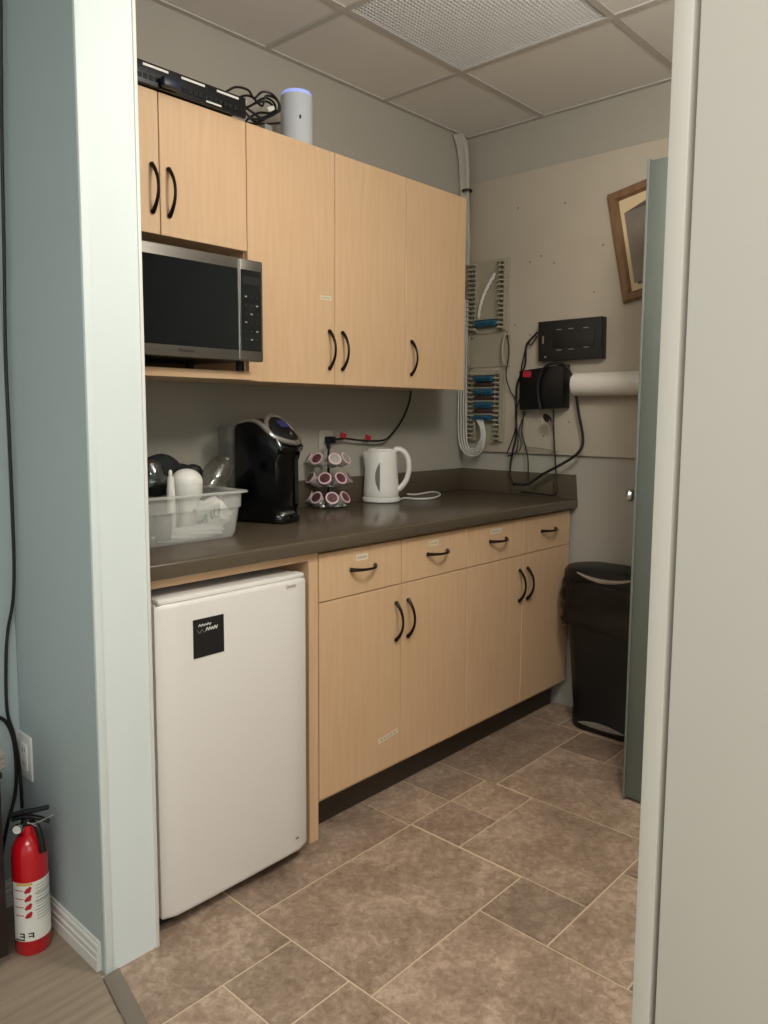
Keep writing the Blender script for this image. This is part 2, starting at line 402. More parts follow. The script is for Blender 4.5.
# ---------------------------------------------------------------- handles
def bow(p, axis, L=.125, out=.03):
    if axis == 'x': L = .108
    "arched pull at p on a front facing -Y"
    bm = nb(); a = Vector((1, 0, 0)) if axis == 'x' else Vector((0, 0, 1)); o = Vector((0, -1, 0)); p = Vector(p); pts = []
    for k in range(11):
        t = -1+2*k/10
        pts.append(p+a*(t*L/2)+o*(.004+out*(1-abs(t)**2.2)))
    tube(bm, pts, lambda t: .0040+.0024*abs(2*t-1)**2, 10, 2)
    for s in (-1, 1):
        c = p+a*(s*(L/2-.002)); sphere(bm, c+o*.0042, .0072, 1, .58, 1, 12)
    return bm
def front(par, name, x0, x1, z0, z1, y, hand=None, axis='z', stickers=()):
    d = obj(name, mbox((x0+.0015, y, z0+.0015), (x1-.0015, y+.018, z1-.0015), .0012, 1), 'maple', par)
    if hand: obj('handle', bow((hand[0], y, hand[1]), axis), 'bronze', d, label='dark bronze arched handle')
    for (sx, sz, sw, sh, rot) in stickers:
        b = nb(); box(b, (-sw/2, -.0007, -sh/2), (sw/2, 0, sh/2)); 
        b.transform(Matrix.Translation((sx, y-.0001, sz)) @ Matrix.Rotation(rot, 4, 'Y')); st = obj('label_sticker', b, 'tape', d, label='small white paper label strip')
        b = nb()
        for k in range(5): box(b, (-sw*.38+sw*.16*k, -.0009, -sh*.16), (-sw*.38+sw*.16*k+sw*.11, -.0006, sh*.16))
        b.transform(Matrix.Translation((sx, y-.0001, sz)) @ Matrix.Rotation(rot, 4, 'Y')); 
        for v in b.verts: pass
        LBL.append((b, d))
    return d
LBL = []
ZD, ZG, ZB = .868, .7222, .1209
def sticker_px(x, y, yp, w, h, rot=0):
    p = px(x, y, 1, yp); return (p.x, p.z, w, h, rot)

# base cabinets
def base_cabinet(xa, label, hd1, hd2, st1, st2, std):
    xm, xb = xa+W4, xa+2*W4
    t = thing('base_cabinet', label, 'cabinet', ((xa+xb)/2, YB+.3, 0), group='maple base cabinets')
    obj('body', mbox((xa+.001, YB+.0195, .106), (xb-.001, YW-.003, .8735)), 'maple', t)
    obj('toe_kick', mbox((xa+.001, YB+.068, .0005), (xb-.001, YB+.082, .1055)), 'toe', t, label='dark recessed toe kick')
    front(t, 'drawer', xa, xm, ZG, ZD, YB, ((xa+xm)/2, .802), 'x', st1)
    front(t, 'drawer', xm, xb, ZG, ZD, YB, ((xm+xb)/2, .802), 'x', st2)
    front(t, 'door', xa, xm, ZB, ZG, YB, (xm-.029, .604), 'z', std)
    front(t, 'door', xm, xb, ZB, ZG, YB, (xm+.029, .604), 'z')
    return t
base_cabinet(X0, 'maple base cabinet next to the mini fridge, label strip low on its left door', 0, 0,
             [sticker_px(362, 557, YB, .052, .02)], [sticker_px(434, 543, YB, .05, .018)], [sticker_px(388, 736, YB, .095, .016, -.12)])
base_cabinet(X0+2*W4, 'maple base cabinet at the far end beside the black trash can', 0, 0,
             [sticker_px(496, 531, YB, .07, .018)], [], [])
# fridge surround
t = thing('fridge_surround', 'maple panels framing the mini fridge under the counter', 'panel', (1.18, 1.9, 0))
obj('side_panel', mbox((1.452, YB+.003, .0005), (1.487, YW-.003, .8735), .001, 1), 'maple', t, label='maple end panel right of the fridge')
obj('side_panel', mbox((XP1+.0015, YB+.003, .0005), (XP1+.0165, YW-.003, .8735), .001, 1), 'maple', t)
obj('top_rail', mbox((XP1+.017, YB+.003, .851), (1.4515, YB+.022, .8735), .001, 1), 'maple_h', t)
# countertop
t = thing('countertop', 'dark brown speckled countertop with low backsplash', 'countertop', (1.9, 1.9, .875))
obj('worktop', mbox((XP1+.0015, 1.597, .875), (XW-.001, YW-.001, ZCT), .006, 3), 'counter', t)
obj('backsplash', mbox((XP1+.0015, YW-.02, ZCT), (XW-.0185, YW-.001, 1.015), .002), 'counter', t)
pf = [(1.601, ZCT-.0), (YW-.001, ZCT), (YW-.001, 1.015), (1.61, 1.015)]
b = nb(); prism(b, pf, axm((0, 0, 0), (0, 1, 0), (0, 0, 1), (1, 0, 0)), XW-.018, XW-.001, .0015); obj('backsplash', b, 'counter', t)

# upper cabinets
t = thing('wall_cabinet', 'maple wall cabinet with two short doors and a shelf holding the microwave', 'cabinet', (1.18, 2.06, 1.36), group='maple wall cabinets')
obj('body', mbox((XP1+.003, YU+.0195, ZUS), (XU-.001, YW-.003, ZUT)), 'maple', t)
obj('shelf', mbox((XP1+.003, 1.872, 1.367), (XU-.001, YW-.003, 1.391), .001, 1), 'maple_h', t)
obj('back_panel', mbox((XP1+.02, YW-.02, 1.3915), (XU-.02, YW-.004, ZUS-.001)), 'niche', t)
obj('side_panel', mbox((XP1+.003, YU+.0195, 1.3915), (XP1+.019, YW-.003, ZUS-.0005)), 'niche', t)
xm = XU-WM
front(t, 'door', XP1+.003, xm, ZUS-.006, ZUT, YU, (xm-.025, 1.866))
front(t, 'door', xm, XU, ZUS-.006, ZUT, YU, (xm+.026, 1.864))
t = thing('wall_cabinet', 'tall maple wall cabinet with paired doors above the coffee maker', 'cabinet', (XU+WU, 2.06, ZU), group='maple wall cabinets')
obj('body', mbox((XU, YU+.0195, ZU+.004), (XU+2*WU-.0005, YW-.003, ZUT)), 'maple', t)
front(t, 'door', XU, XU+WU, ZU, ZUT, YU, (XU+WU-.029, 1.48), 'z', [sticker_px(326, 298, YU, .05, .013)])
front(t, 'door', XU+WU, XU+2*WU, ZU, ZUT, YU, (XU+WU+.032, 1.48))
t = thing('wall_cabinet', 'single-door maple wall cabinet at the far end beside the cable panel', 'cabinet', (XU+2.5*WU, 2.06, ZU), group='maple wall cabinets')
obj('body', mbox((XU+2*WU+.0005, YU+.0195, ZU+.004), (XU+3*WU, YW-.003, ZUT)), 'maple', t)
front(t, 'door', XU+2*WU, XU+3*WU, ZU, ZUT, YU, (XU+2*WU+.029, 1.476))

# lettering rows on paper labels
for b, d in LBL: obj('lettering', b, 'inkpale', d)

# ---------------------------------------------------------------- microwave
YM = 1.81
x1 = px(263, 300, 1, YM).x; x0 = x1-.475; xd = px(240, 300, 1, YM).x
z1 = px(262, 262, 1, YM).z; z0 = px(262, 362, 1, YM).z
t = thing('microwave', 'stainless microwave oven with black glass door on the cabinet shelf', 'microwave', ((x0+x1)/2, 1.98, 1.3915))
obj('body', mbox((x0, YM+.022, z0+.004), (x1, 2.16, z1-.002), .006), 'steel', t)
dr = obj('door', mbox((x0, YM, z0), (xd-.0015, YM+.0215, z1), .004), 'steel', t)
wt = px(150, 253, 1, YM).z; wbm = px(150, 343, 1, YM).z
obj('window', mbox((x0+.012, YM-.002, wbm), (xd-.008, YM+.001, wt), .001, 1), 'glass_black', dr, label='black glass window')
obj('edge_strip', mbox((xd-.0062, YM-.0035, z0+.004), (xd-.0022, YM+.001, z1-.004), .001, 1), 'chrome', dr)
p = px(187, 349, 1, YM-.001)
obj('lettering', text_bm('Panasonic', .013, axm((p.x, YM-.0006, p.z-.004), (1, 0, 0), (0, 0, 1), (0, -1, 0))), 'ink', dr)
cp = obj('control_panel', mbox((xd+.0005, YM, z0), (x1, YM+.0215, z1), .004), 'steel', t)
pa = obj('keypad', mbox((xd+.003, YM-.002, wbm), (x1-.008, YM+.001, wt), .001, 1), 'glass_black', cp, label='black keypad panel')
kx0, kx1 = xd+.009, x1-.014
obj('display', mbox((kx0, YM-.0026, wt-.04), (kx1, YM-.0018, wt-.018)), 'black_soft', pa)
for r in range(6):
    for c in range(3):
        kx = kx0+(kx1-kx0)*(c+.5)/3; kz = wt-.075-r*.024
        if kz < wbm+.012: continue
        obj('button', mbox((kx-.004, YM-.0027, kz-.002), (kx+.004, YM-.0018, kz+.002)), 'device' if (r+c) % 3 else 'inkgrey', pa)
for fx in (x0+.04, x1-.04):
    for fy in (YM+.06, 2.13):
        b = nb(); lathe(b, [(0, 1.3915), (.013, 1.3915), (.011, z0+.0045), (0, z0+.0045)], 14, Matrix.Translation((fx, fy, 0))); obj('foot', b, 'black_soft', t)

# ---------------------------------------------------------------- mini fridge
YF = 1.575; fx0, fx1 = px(165, 900, 1, YF).x-.001, px(306, 700, 1, YF+.014).x
ft = px(305, 578, 1, YF).z; fz0 = px(302, 850, 1, YF).z
t = thing('mini_fridge', 'white mini fridge under the counter with a black square sticker', 'fridge', ((fx0+fx1)/2, 1.85, 0))
obj('body', mbox((fx0+.004, 1.626, .022), (fx1-.004, 2.14, ft+.009), .006), 'fridge', t)
obj('gasket', mbox((fx0+.01, 1.617, fz0+.012), (fx1-.01, 1.6255, ft-.012)), 'gasket', t)
b = nb()
def fr_ring(z, ins):
    out = []
    N = 14
    pts = [(fx0+ins, 1.6168), (fx1-ins, 1.6168)]
    for k in range(N+1):
        s = 1-2*k/N     # right to left along a softly bowed front
        xx = (fx0+fx1)/2+s*((fx1-fx0)/2-ins)
        yy = YF+ins+.012*(max(0, abs(s)-.86)/.14)**1.6+.003*s*s
        pts.append((xx, yy))
    return [(x, y, z) for x, y in pts]
loft(b, [fr_ring(fz0, .005), fr_ring(fz0+.004, .0015), fr_ring(fz0+.012, 0), fr_ring(ft-.012, 0), fr_ring(ft-.004, .0015), fr_ring(ft, .005)])
fd = obj('door', b, 'fridge', t, ang=40)
obj('top_cover', mbox((fx0+.01, YF+.012, ft+.0005), (fx1-.006, 1.625, ft+.0125), .004), 'white', t, label='white plastic top cap of the fridge')
b = mbox((fx0+.006, YF+.0145, ft-.002), (fx1-.006, YF+.02, ft+.0025)); obj('seam', b, 'gasket', fd)
for fx in (fx0+.03, fx1-.03):
    for fy in (1.64, 2.1):
        b = nb(); lathe(b, [(0, .0005), (.016, .0005), (.014, .0218), (0, .0218)], 14, Matrix.Translation((fx, fy, 0))); obj('foot', b, 'black_soft', t)
obj('kick_plate', mbox((fx0+.012, 1.62, .004), (fx1-.012, 1.63, .0217)), 'black_soft', t)
a = px(193, 619, 1, YF); c = px(224, 651, 1, YF)
sk = obj('sticker', mbox((a.x, YF-.0012, c.z), (c.x, YF+.001, a.z-.004)), 'black_soft', fd, label='black square sticker with white lettering')
cx, cz = (a.x+c.x)/2, (a.z+c.z)/2; h_ = a.z-c.z
b = nb()
rr = random.Random(3)
for (dx, dz, w, s) in ((-.012, .029, .036, .008), (.008, .017, .034, .011)):
    pts = [(cx+dx-w/2+w*k/9, YF-.0014, cz+dz+s*.55*(1 if k % 2 else -.6)*rr.uniform(.6, 1)) for k in range(10)]
    tube(b, pts, .0011, 5, 3)
obj('lettering', b, 'label', sk)
b = nb(); tube(b, [(cx-.034+.007*k, YF-.0013, cz+.015+.004*(-1)**k) for k in range(5)], .0007, 5, 3); obj('lettering', b, 'greyplastic', sk)
p = px(291, 586, 1, YF)
obj('lettering', text_bm('Danby', .0135, axm((p.x, YF-.0004, p.z), (1, 0, 0), (0, 0, 1), (0, -1, 0))), 'inkpale', fd)
p = px(297.5, 838, 1, YF); obj('rating_mark', mbox((p.x-.005, YF-.0006, p.z-.002), (p.x+.005, YF+.004, p.z+.002)), 'inkgrey', fd)

# ---------------------------------------------------------------- items on the countertop
SR = math.atan2(CR.y, CR.x)      # local +X points to the right as seen from the doorway
# clear bin
BX0, BX1, BY0, BY1 = .965, 1.345, 1.80, 2.03
bz = ZCT+.0008
ztop = px(243, 490, 1, 1.79).z
t = thing('storage_bin', 'clear plastic storage bin full of kitchen odds and ends at the left counter end', 'bin', ((BX0+BX1)/2, (BY0+BY1)/2, bz))
def binring(z, e, r=.03): return rrect((BX0+BX1)/2, (BY0+BY1)/2, BX1-BX0+2*e, BY1-BY0+2*e, r, z)
b = nb(); loft(b, [binring(bz, -.006), binring(bz+.012, 0), binring(ztop-.05, .008), binring(ztop-.048, .012), binring(ztop-.006, .014), binring(ztop-.006, .0125), binring(ztop-.047, .0105), binring(ztop-.051, .0065), binring(bz+.013, -.0015), binring(bz+.0015, -.0075)])
obj('tub', b, 'clearbin', t)
b = nb(); loft(b, [binring(ztop-.007, .0135), binring(ztop-.006, .026), binring(ztop-.002, .027), binring(ztop, .024), binring(ztop, .0125), binring(ztop-.006, .0115)], False, False); obj('rim', b, 'binrim', t)
gi = 'things in the clear bin'
# white round-topped bottle
dx = px(187, 500, 1, 1.88)
zt_ = vz(187, 468.5, dx.x, 1.88); rd = .043
t = thing('bottle', 'white round-topped bottle standing up out of the clear bin', 'bottle', (dx.x, 1.88, bz+.004), SR)
hb = zt_-(bz+.004)
b = nb(); pr = [(0, .001), (.026, .001), (.027, .01), (.024, .05), (.025, hb-.11), (.034, hb-.09), (rd, hb-.075), (rd+.001, hb-.04)]
obj('base', lathe(b, pr+[(0, hb-.04)], 28), 'white', t, local=True)
b = nb(); pr = [(0, hb-.0395), (rd+.0015, hb-.0395)]+[((rd+.001)*math.cos(a_), hb-.036+.036*math.sin(a_)) for a_ in [PI/2*k/8 for k in range(9)]]
dm = obj('dome', lathe(b, pr, 28), 'white', t, local=True)
b = nb()
for k in range(3):
    z_ = hb-.006-k*.005; tube(b, [(-.010+.002*k+.006*j, -.0405*math.sqrt(max(0, 1-((z_-hb+.036)/.036)**2))-.0002+.0*j, z_-.0012*j) for j in range(3)], .0008, 5, 2)
obj('lettering', b, 'inkgrey', dm, local=True)
# nozzle
p = px(171, 500, 1, 1.86); zn = vz(170, 470, p.x, 1.86)
t = thing('squeeze_tube', 'thin white nozzle tube left of the white round-topped bottle in the bin', 'tube', (p.x, 1.86, bz+.004))
hn = zn-bz-.004
b = nb(); obj('tube', lathe(b, [(0, .001), (.011, .001), (.0125, .02), (.0115, hn-.06), (.0085, hn-.018), (0, hn-.018)], 16), 'white', t, local=True)
b = nb(); obj('tip', lathe(b, [(0, hn-.0178), (.005, hn-.0178), (.005, hn-.006), (.003, hn), (0, hn)], 14), 'white', t, local=True)
# glass jars
def jar(x, y, zb, rj, hj, tilt, az, label):
    t = thing('glass_jar', label, 'jar', (x, y, zb), az, group=None)
    m = Matrix.Translation((0, 0, rj*.55 if tilt else 0)) @ Matrix.Rotation(tilt, 4, 'Y')
    pr = [(0, 0), (rj*.8, 0), (rj, hj*.12), (rj*1.02, hj*.5), (rj*.85, hj*.85), (rj*.6, hj*.95), (rj*.62, hj), (rj*.56, hj), (rj*.55, hj*.94), (rj*.8, hj*.83), (rj*.96, hj*.5), (rj*.94, hj*.13), (rj*.76, .004), (0, .004)]
    b = nb(); lathe(b, pr, 28, m); obj('glass', b, 'glass', t, local=True)
    b = nb(); lathe(b, [(rj*.63, hj*.955), (rj*.69, hj*.96), (rj*.69, hj*.985), (rj*.63, hj*.99)], 28, m); obj('collar', b, 'glass', t, local=True)
    return t
p = px(217, 500, 1, 1.93); jar(p.x-.022, 1.925, px(217, 493, 1, 1.92).z, .045, .092, .75, .2, 'clear round glass jar at the right side of the clear bin')
p = px(154, 500, 1, 1.90); jar(p.x, 1.90, px(154, 496, 1, 1.9).z, .042, .075, .3, 2., 'clear round glass jar at the left side of the clear bin')
# black bundle
p = px(165, 480, 1, 1.99); zt2 = vz(168, 454, p.x, 1.985)
b = nb(); sphere(b, (p.x-.03, 1.975, zt2-.06), .06, 1.35, .75, 1.0, 24); sphere(b, (p.x+.045, 1.985, zt2-.066), .045, 1.1, .8, .9, 20)
for v in b.verts: v.co += Vector((math.sin(v.co.z*70+v.co.x*30), math.cos(v.co.x*60), math.sin(v.co.x*50+v.co.y*40)))*.0035
tag(obj('cloth_bundle', b, 'cloth'), 'black cloth bundle heaped behind the white bottle in the clear bin', 'cloth')
p = px(200, 475, 1, 1.955); b = nb(); lathe(b, [(0, 0), (.028, 0), (.030, .01), (.030, .03), (.024, .042), (.01, .048), (0, .049)], 24, Matrix.Translation((p.x-.002, 1.992, vz(200, 464, p.x, 1.992)-.049)))
tag(obj('lid', b, 'black_soft'), 'black round lid behind the right glass jar in the bin', 'lid')
# white bags
def bag(c, s, seed, amp=.006):
    b = nb(); sphere(b, (0, 0, 0), 1, n=28); r_ = random.Random(seed); ph = [r_.uniform(0, 6) for _ in range(6)]
    for v in b.verts:
        n_ = v.co.normalized(); k = 1+.13*math.sin(5*n_.x+ph[0])*math.cos(4*n_.y+ph[1])+.07*math.sin(11*n_.z+ph[2]+6*n_.x)+.04*math.sin(17*n_.y+ph[3]+9*n_.z)
        v.co = Vector((n_.x*s[0], n_.y*s[1], n_.z*s[2]))*k+Vector(c)
        v.co.z = max(v.co.z, bz+.0025)
    return b
p = px(216, 527, 1, 1.85)
wbg = tag(obj('plastic_bag', bag((p.x+.010, 1.888, bz+.058), (.057, .05, .046), 4), 'bagwhite'), 'white plastic bag with green lettering inside the right of the clear bin', 'bag')
b = nb()
p0 = px(208, 521, 1, 1.813)
for (ox, oz, pts) in ((0, 0, [(-.012, 0), (-.006, .004), (-.001, .012), (-.002, 0)]), (.008, .004, [(0, .012), (0, 0), (.004, .001)]), (.018, .006, [(-.004, .012), (-.003, 0), (.004, .001), (.006, .013)])):
    tube(b, [(p0.x+1.7*(ox+q[0]), 1.816, p0.z+1.7*(oz+q[1])) for q in pts], .0022, 6, 4)
obj('lettering', b, 'green', wbg)
p = px(176, 540, 1, 1.85)
tag(obj('plastic_bag', bag((1.205, 1.837, bz+.02), (.105, .022, .022), 9), 'bagwhite'), 'flat white plastic bag lying along the bottom front of the clear bin', 'bag')
p = px(205, 508, 1, 1.86)
b = nb(); tube(b, [(p.x-.05, 1.835, p.z-.008), (p.x-.01, 1.835, p.z-.002), (p.x+.03, 1.845, p.z+.012)], .013, 12, 4)
tag(obj('utensil', b, 'white'), 'white rounded plastic utensil lying across the bags in the clear bin', 'utensil')
p = px(164, 528, 1, 1.83); b = nb(); lathe(b, [(0, 0), (.021, 0), (.026, .07), (.024, .07), (.019, .003), (0, .003)], 24, Matrix.Translation((p.x-.002, 1.832, bz+.012)))
cup = tag(obj('cup', b, 'greyplastic'), 'grey plastic cup at the left front inside the clear bin', 'cup')

# ---- coffee maker
KC = px(265, 521, 2, ZCT); kaz = math.radians(-70)
t = thing('coffee_maker', 'black single-serve coffee maker with silver band and small screen', 'coffee maker', (1.616, 1.988, bz), kaz)
CS = Matrix.Scale(.93, 4, (1, 0, 0))
# local: +X forward, Y width, Z up
KW = .075
def kp(poly, w0, w1, bev=0): return prism(nb(), poly, axm((0, 0, 0), (1, 0, 0), (0, 0, 1), (0, -1, 0)), w0, w1, bev)
body = [(-.105, .004), (.055, .004), (.058, .02), (.05, .05), (.048, .2), (.058, .222), (.088, .23), (.094, .244), (.066, .282), (.034, .315), (.0, .333), (-.05, .337), (-.09, .326), (-.105, .305)]
obj('body', kp(body, -KW, KW, .016), 'black_gloss', t, local=True)
b = nb(); loft(b, [rrect(.03, 0, .13, .13, .05, .001), rrect(.03, 0, .136, .136, .052, .006), rrect(.03, 0, .136, .136, .052, .022), rrect(.03, 0, .128, .128, .05, .03)])
dt = obj('drip_tray', b, 'black_gloss', t, local=True)
b = nb(); lathe(b, [(0, .0305), (.036, .0305), (.036, .0325), (0, .0325)], 24, Matrix.Translation((.052, 0, 0))); obj('tray_grid', b, 'silver', dt, local=True)
sl = Vector((.735, 0, -.678)); nrm = Vector((.678, 0, .735)); lc = Vector((.051, 0, .3005)); ey = Vector((0, 1, 0))
def oval(a, c, n=40): return [lc+sl*(a*math.cos(2*PI*k/n))+ey*(c*math.sin(2*PI*k/n))-nrm*(.012*abs(math.sin(2*PI*k/n))**3) for k in range(n)]
b = nb(); tube(b, oval(.062, KW-.001), .0088, 10, 1, closed=True)
for sy in (-1, 1): tube(b, [lc+sl*-.005+ey*(sy*(KW-.001))-nrm*.012, (.0, sy*(KW+.0005), .324), (-.04, sy*(KW-.001), .330), (-.085, sy*(KW-.006), .322)], lambda s_: .0088-.004*s_, 10, 5)
obj('trim_band', b, 'silver', t, local=True, label='silver curved band framing the lid')
b = nb(); R0 = [lc+(p-lc)*.93 for p in oval(.062, KW-.001)]; loft(b, [[p-nrm*.008 for p in R0], [p+nrm*.004 for p in R0], [lc+(p-lc)*.85+nrm*.009 for p in R0], [lc+(p-lc)*.5+nrm*.0125 for p in R0]])
lid = obj('lid', b, 'black', t, local=True)
b = nb(); prism(b, [(-.024, -.014), (.024, -.014), (.024, .016), (-.024, .016)], axm(lc-sl*.014+nrm*.0108, ey, -sl, nrm), 0, .003); obj('screen', b, 'screen', lid, local=True, label='dim violet lit screen')
b = nb(); lathe(b, [(0, 0), (.006, 0), (.005, .003), (0, .003)], 16, axm(lc+sl*.03+nrm*.0105, ey, -sl, nrm)); obj('button', b, 'silver', lid, local=True)
RX = -.141
b = nb(); loft(b, [rrect(RX, -.01, .05, .11, .02, .09), rrect(RX, -.01, .062, .13, .02, .13), rrect(RX, -.01, .066, .136, .02, .292)]); obj('water_reservoir', b, 'reservoir', t, local=True, label='clear smoky water reservoir')
b = nb(); loft(b, [rrect(RX, -.01, .068, .138, .02, .2925), rrect(RX, -.01, .07, .14, .02, .306), rrect(RX, -.01, .055, .125, .02, .314)]); obj('reservoir_lid', b, 'reservoir', t, local=True)
b = nb(); loft(b, [rrect(RX, -.01, .055, .12, .02, .001), rrect(RX, -.01, .05, .11, .02, .089)]); obj('reservoir_base', b, 'black', t, local=True)

for ch in list(t.children)+[g for ch in t.children for g in ch.children]: ch.data.transform(CS)

# ---- pod carousel
CP = px(329, 507, 2, ZCT)
cx, cy = CP.x+.014, CP.y+.017
t = thing('pod_carousel', 'chrome wire carousel holding coffee pods beside the white kettle', 'pod holder', (cx, cy, bz), SR)
b = nb(); lathe(b, [(0, .0005), (.066, .0005), (.072, .004), (.066, .011), (.02, .014), (0, .014)], 36); obj('base', b, 'chrome', t, local=True)
ztp = vz(333, 441, cx, cy)-bz
b = nb(); tube(b, [(0, 0, .0145), (0, 0, ztp-.03)], .005, 10, 0); obj('post', b, 'black', t, local=True)
b = nb(); tube(b, [(0, 0, ztp-.0295), (0, 0, ztp-.004), (.002, 0, ztp)], .0075, 10, 2); obj('knob', b, 'black', t, local=True)
tiers = [vz(327, 497.5, cx-.04, cy-.04)-bz, vz(327, 478, cx-.04, cy-.04)-bz, vz(327, 458.5, cx-.04, cy-.04)-bz]
rt = .077
b = nb()
for z in tiers:
    for dz, rr_ in ((-.02, .054), (.004, .067)):
        tube(b, [(rr_*math.cos(2*PI*k/20), rr_*math.sin(2*PI*k/20), z+dz-.012) for k in range(20)], .0014, 6, 2, closed=True)
    for k in range(7):
        a_ = 2*PI*(k+.5)/7; tube(b, [(.005*math.cos(a_), .005*math.sin(a_), z-.034), (.04*math.cos(a_), .04*math.sin(a_), z-.03), (.072*math.cos(a_), .072*math.sin(a_), z-.004)], .0013, 6, 3)
obj('wire_rack', b, 'chrome', t, local=True)
# pods: angle measured from the viewer (local -Y), positive to the right
def make_pod(foil):
    t = thing('coffee_pod', 'x', 'coffee pod', (0, 0, 0))
    b = nb(); lathe(b, [(0, -.04), (.016, -.04), (.0185, -.036), (.0225, -.004), (.0225, 0), (0, 0)], 20); obj('cup', b, 'podcup', t, local=True)
    b = nb(); lathe(b, [(.0195, .0002), (.0255, .0002), (.0255, .0018), (.0195, .0026)], 24); obj('rim', b, 'pinklid', t, local=True)
    b = nb(); lathe(b, [(0, .0003), (.0194, .0003), (.0194, .0022), (0, .0022)], 24); obj('foil_lid', b, foil, t, local=True)
    return t
protos = {}
tn = ['bottom', 'middle', 'top']
spots = {0: [(-74, 'podlid2', 'leftmost, edge-on'), (-32, 'podlid2', 'second from left'), (14, 'podlid', 'third from left'), (58, 'podlid', 'rightmost')],
         1: [(-58, 'podlid2', 'leftmost, turned aside'), (-6, 'podlid', 'second from left, with a red lid'), (40, 'podlid', 'third from left'), (84, 'podlid2', 'rightmost, edge-on')],
         2: [(-78, 'podlid2', 'leftmost, turned aside'), (-30, 'podlid', 'second from left'), (22, 'podfoil', 'silvery, third from left'), (62, 'podfoil', 'silvery, rightmost')]}
for ti in (0, 1, 2):
    for ang, foil, wh in spots[ti]:
        a_ = math.radians(ang); tilt = math.radians(56)
        if foil not in protos: protos[foil] = make_pod(foil); o = protos[foil]
        else: o = copy_tree(protos[foil])
        rl = rt
        lx, ly = rl*math.sin(a_), -rl*math.cos(a_)
        w = MW[t.name] @ Vector((lx, ly, tiers[ti]))
        o.location = w; o.rotation_mode = 'XYZ'
        d_world = SR+a_       # azimuth rotation; local -Y of the rotated frame points outward
        o.rotation_euler = (tilt, 0, d_world)
        o['label'] = f'coffee pod on the {tn[ti]} tier of the carousel, {wh}'; o['category'] = 'coffee pod'; o['group'] = 'coffee pods on the carousel'

# ---- kettle
kc = px(381, 502, 2, ZCT); kx, ky = kc.x+.02, kc.y+.018
t = thing('kettle', 'white electric kettle on the counter right of the pod carousel', 'kettle', (kx, ky, bz), SR)
hk = vz(381, 448.5, kx, ky)-bz
b = nb(); lathe(b, [(0, .0005), (.074, .0005), (.077, .004), (.077, .016), (.07, .02), (0, .02)], 40); obj('base', b, 'white', t, local=True)
b = nb(); pr = [(0, .0215), (.070, .0215), (.0725, .026), (.0715, .05), (.066, hk*.6), (.062, hk-.018), (.0605, hk-.012), (0, hk-.012)]
lathe(b, pr, 44)
for v in b.verts:
    # pouring lip swells on the far left at the top
    if v.co.z > hk*.72 and v.co.x < 0:
        k = (v.co.z-hk*.72)/(hk*.28); an = math.atan2(v.co.y, -v.co.x)
        v.co.x -= .022*k*math.exp(-(an/.35)**2)
obj('body', b, 'white', t, local=True)
b = nb(); lathe(b, [(0, hk-.0118), (.058, hk-.0118), (.059, hk-.006), (.054, hk), (.03, hk+.003), (0, hk+.003)], 40); obj('lid', b, 'white', t, local=True)
b = nb(); tube(b, [(.052, -.006, hk-.006), (.078, -.008, hk-.004), (.104, -.009, hk-.03), (.112, -.01, hk-.075), (.104, -.01, hk-.12), (.084, -.008, hk-.152), (.067, -.006, hk-.166)], lambda s: .0125-.002*math.sin(s*PI), 12, 5)
for v in b.verts: v.co.y = -.008+(v.co.y+.008)*1.25
obj('handle', b, 'white', t, local=True)
b = nb(); N = 16
L_ = []; R_ = []
for k in range(N+1):
    s = -1+2*k/N; z = hk*.48+s*hk*.27; rr_ = ((.0715+(.066-.0715)*(z-.05)/(hk*.6-.05)) if z < hk*.6 else (.066+(.062-.066)*(z-hk*.6)/(hk*.4-.018)))+.0012
    for arr, off in ((L_, -.019*(1-s*s)), (R_, .001)):
        an = (off-.006)/rr_; arr.append(b.verts.new((rr_*math.sin(an), -rr_*math.cos(an), z)))
for k in range(N): b.faces.new((L_[k], L_[k+1], R_[k+1], R_[k]))
obj('water_window', b, 'kettlewin', t, local=True, label='grey half-moon water level window')
q = lambda x, y: px(x, y, 2, bz+.005)
b = nb(); tube(b, [MW[t.name] @ Vector((.074, -.01, .006)), q(404, 498), q(418, 499), q(433, 498), q(440, 494.5), q(433, 492), q(415, 494.5), q(402, 493.5)], .0042, 8, 6); obj('power_cord', b, 'wcable', t)
b = nb(); tube(b, [MW[t.name] @ Vector((-.072, .02, .006)), q(356, 497.5), q(349, 497.5), q(341, 493)], .0036, 8, 5); obj('power_cord', b, 'wcable', t)

# ---- wall outlet, plug and cord behind the carousel
oc = px(325, 445, 1, YW)
t = thing('wall_outlet', 'wall outlet behind the pod carousel, shade worked into its grey colour', 'outlet', (oc.x, YW, oc.z))
obj('cover_plate', mbox((oc.x-.036, YW-.0075, oc.z-.058), (oc.x+.036, YW-.0005, oc.z+.058), .002), 'outlet', t)
for dz in (-.02, .02):
    so = obj('socket', mbox((oc.x-.0165, YW-.0095, oc.z+dz-.014), (oc.x+.0165, YW-.0074, oc.z+dz+.014), .003), 'outlet', t)
    for dx in (-.006, .006): obj('slot', mbox((oc.x+dx-.001, YW-.0098, oc.z+dz-.005), (oc.x+dx+.001, YW-.0094, oc.z+dz+.006)), 'ink', so)
pz = oc.z+.02
t = thing('extension_cord', 'black power cord with red tags rising from the outlet to under the wall cabinet', 'cord', (oc.x+.002, YW-.01, pz))
b = nb(); box(b, (oc.x-.014, YW-.046, pz-.014), (oc.x+.017, YW-.0101, pz+.014), .004); obj('plug', b, 'black', t)
yc = YW-.03
pts = [Vector((oc.x+.016, yc, pz)), px(345, 438.5, 1, yc), px(362, 440.5, 1, yc), px(382, 440.5, 1, yc), px(391, 435, 1, yc), px(402, 420, 1, yc), px(409, 403, 1, yc), px(411, 389, 1, yc)]
pts[-1].z = ZU+.002
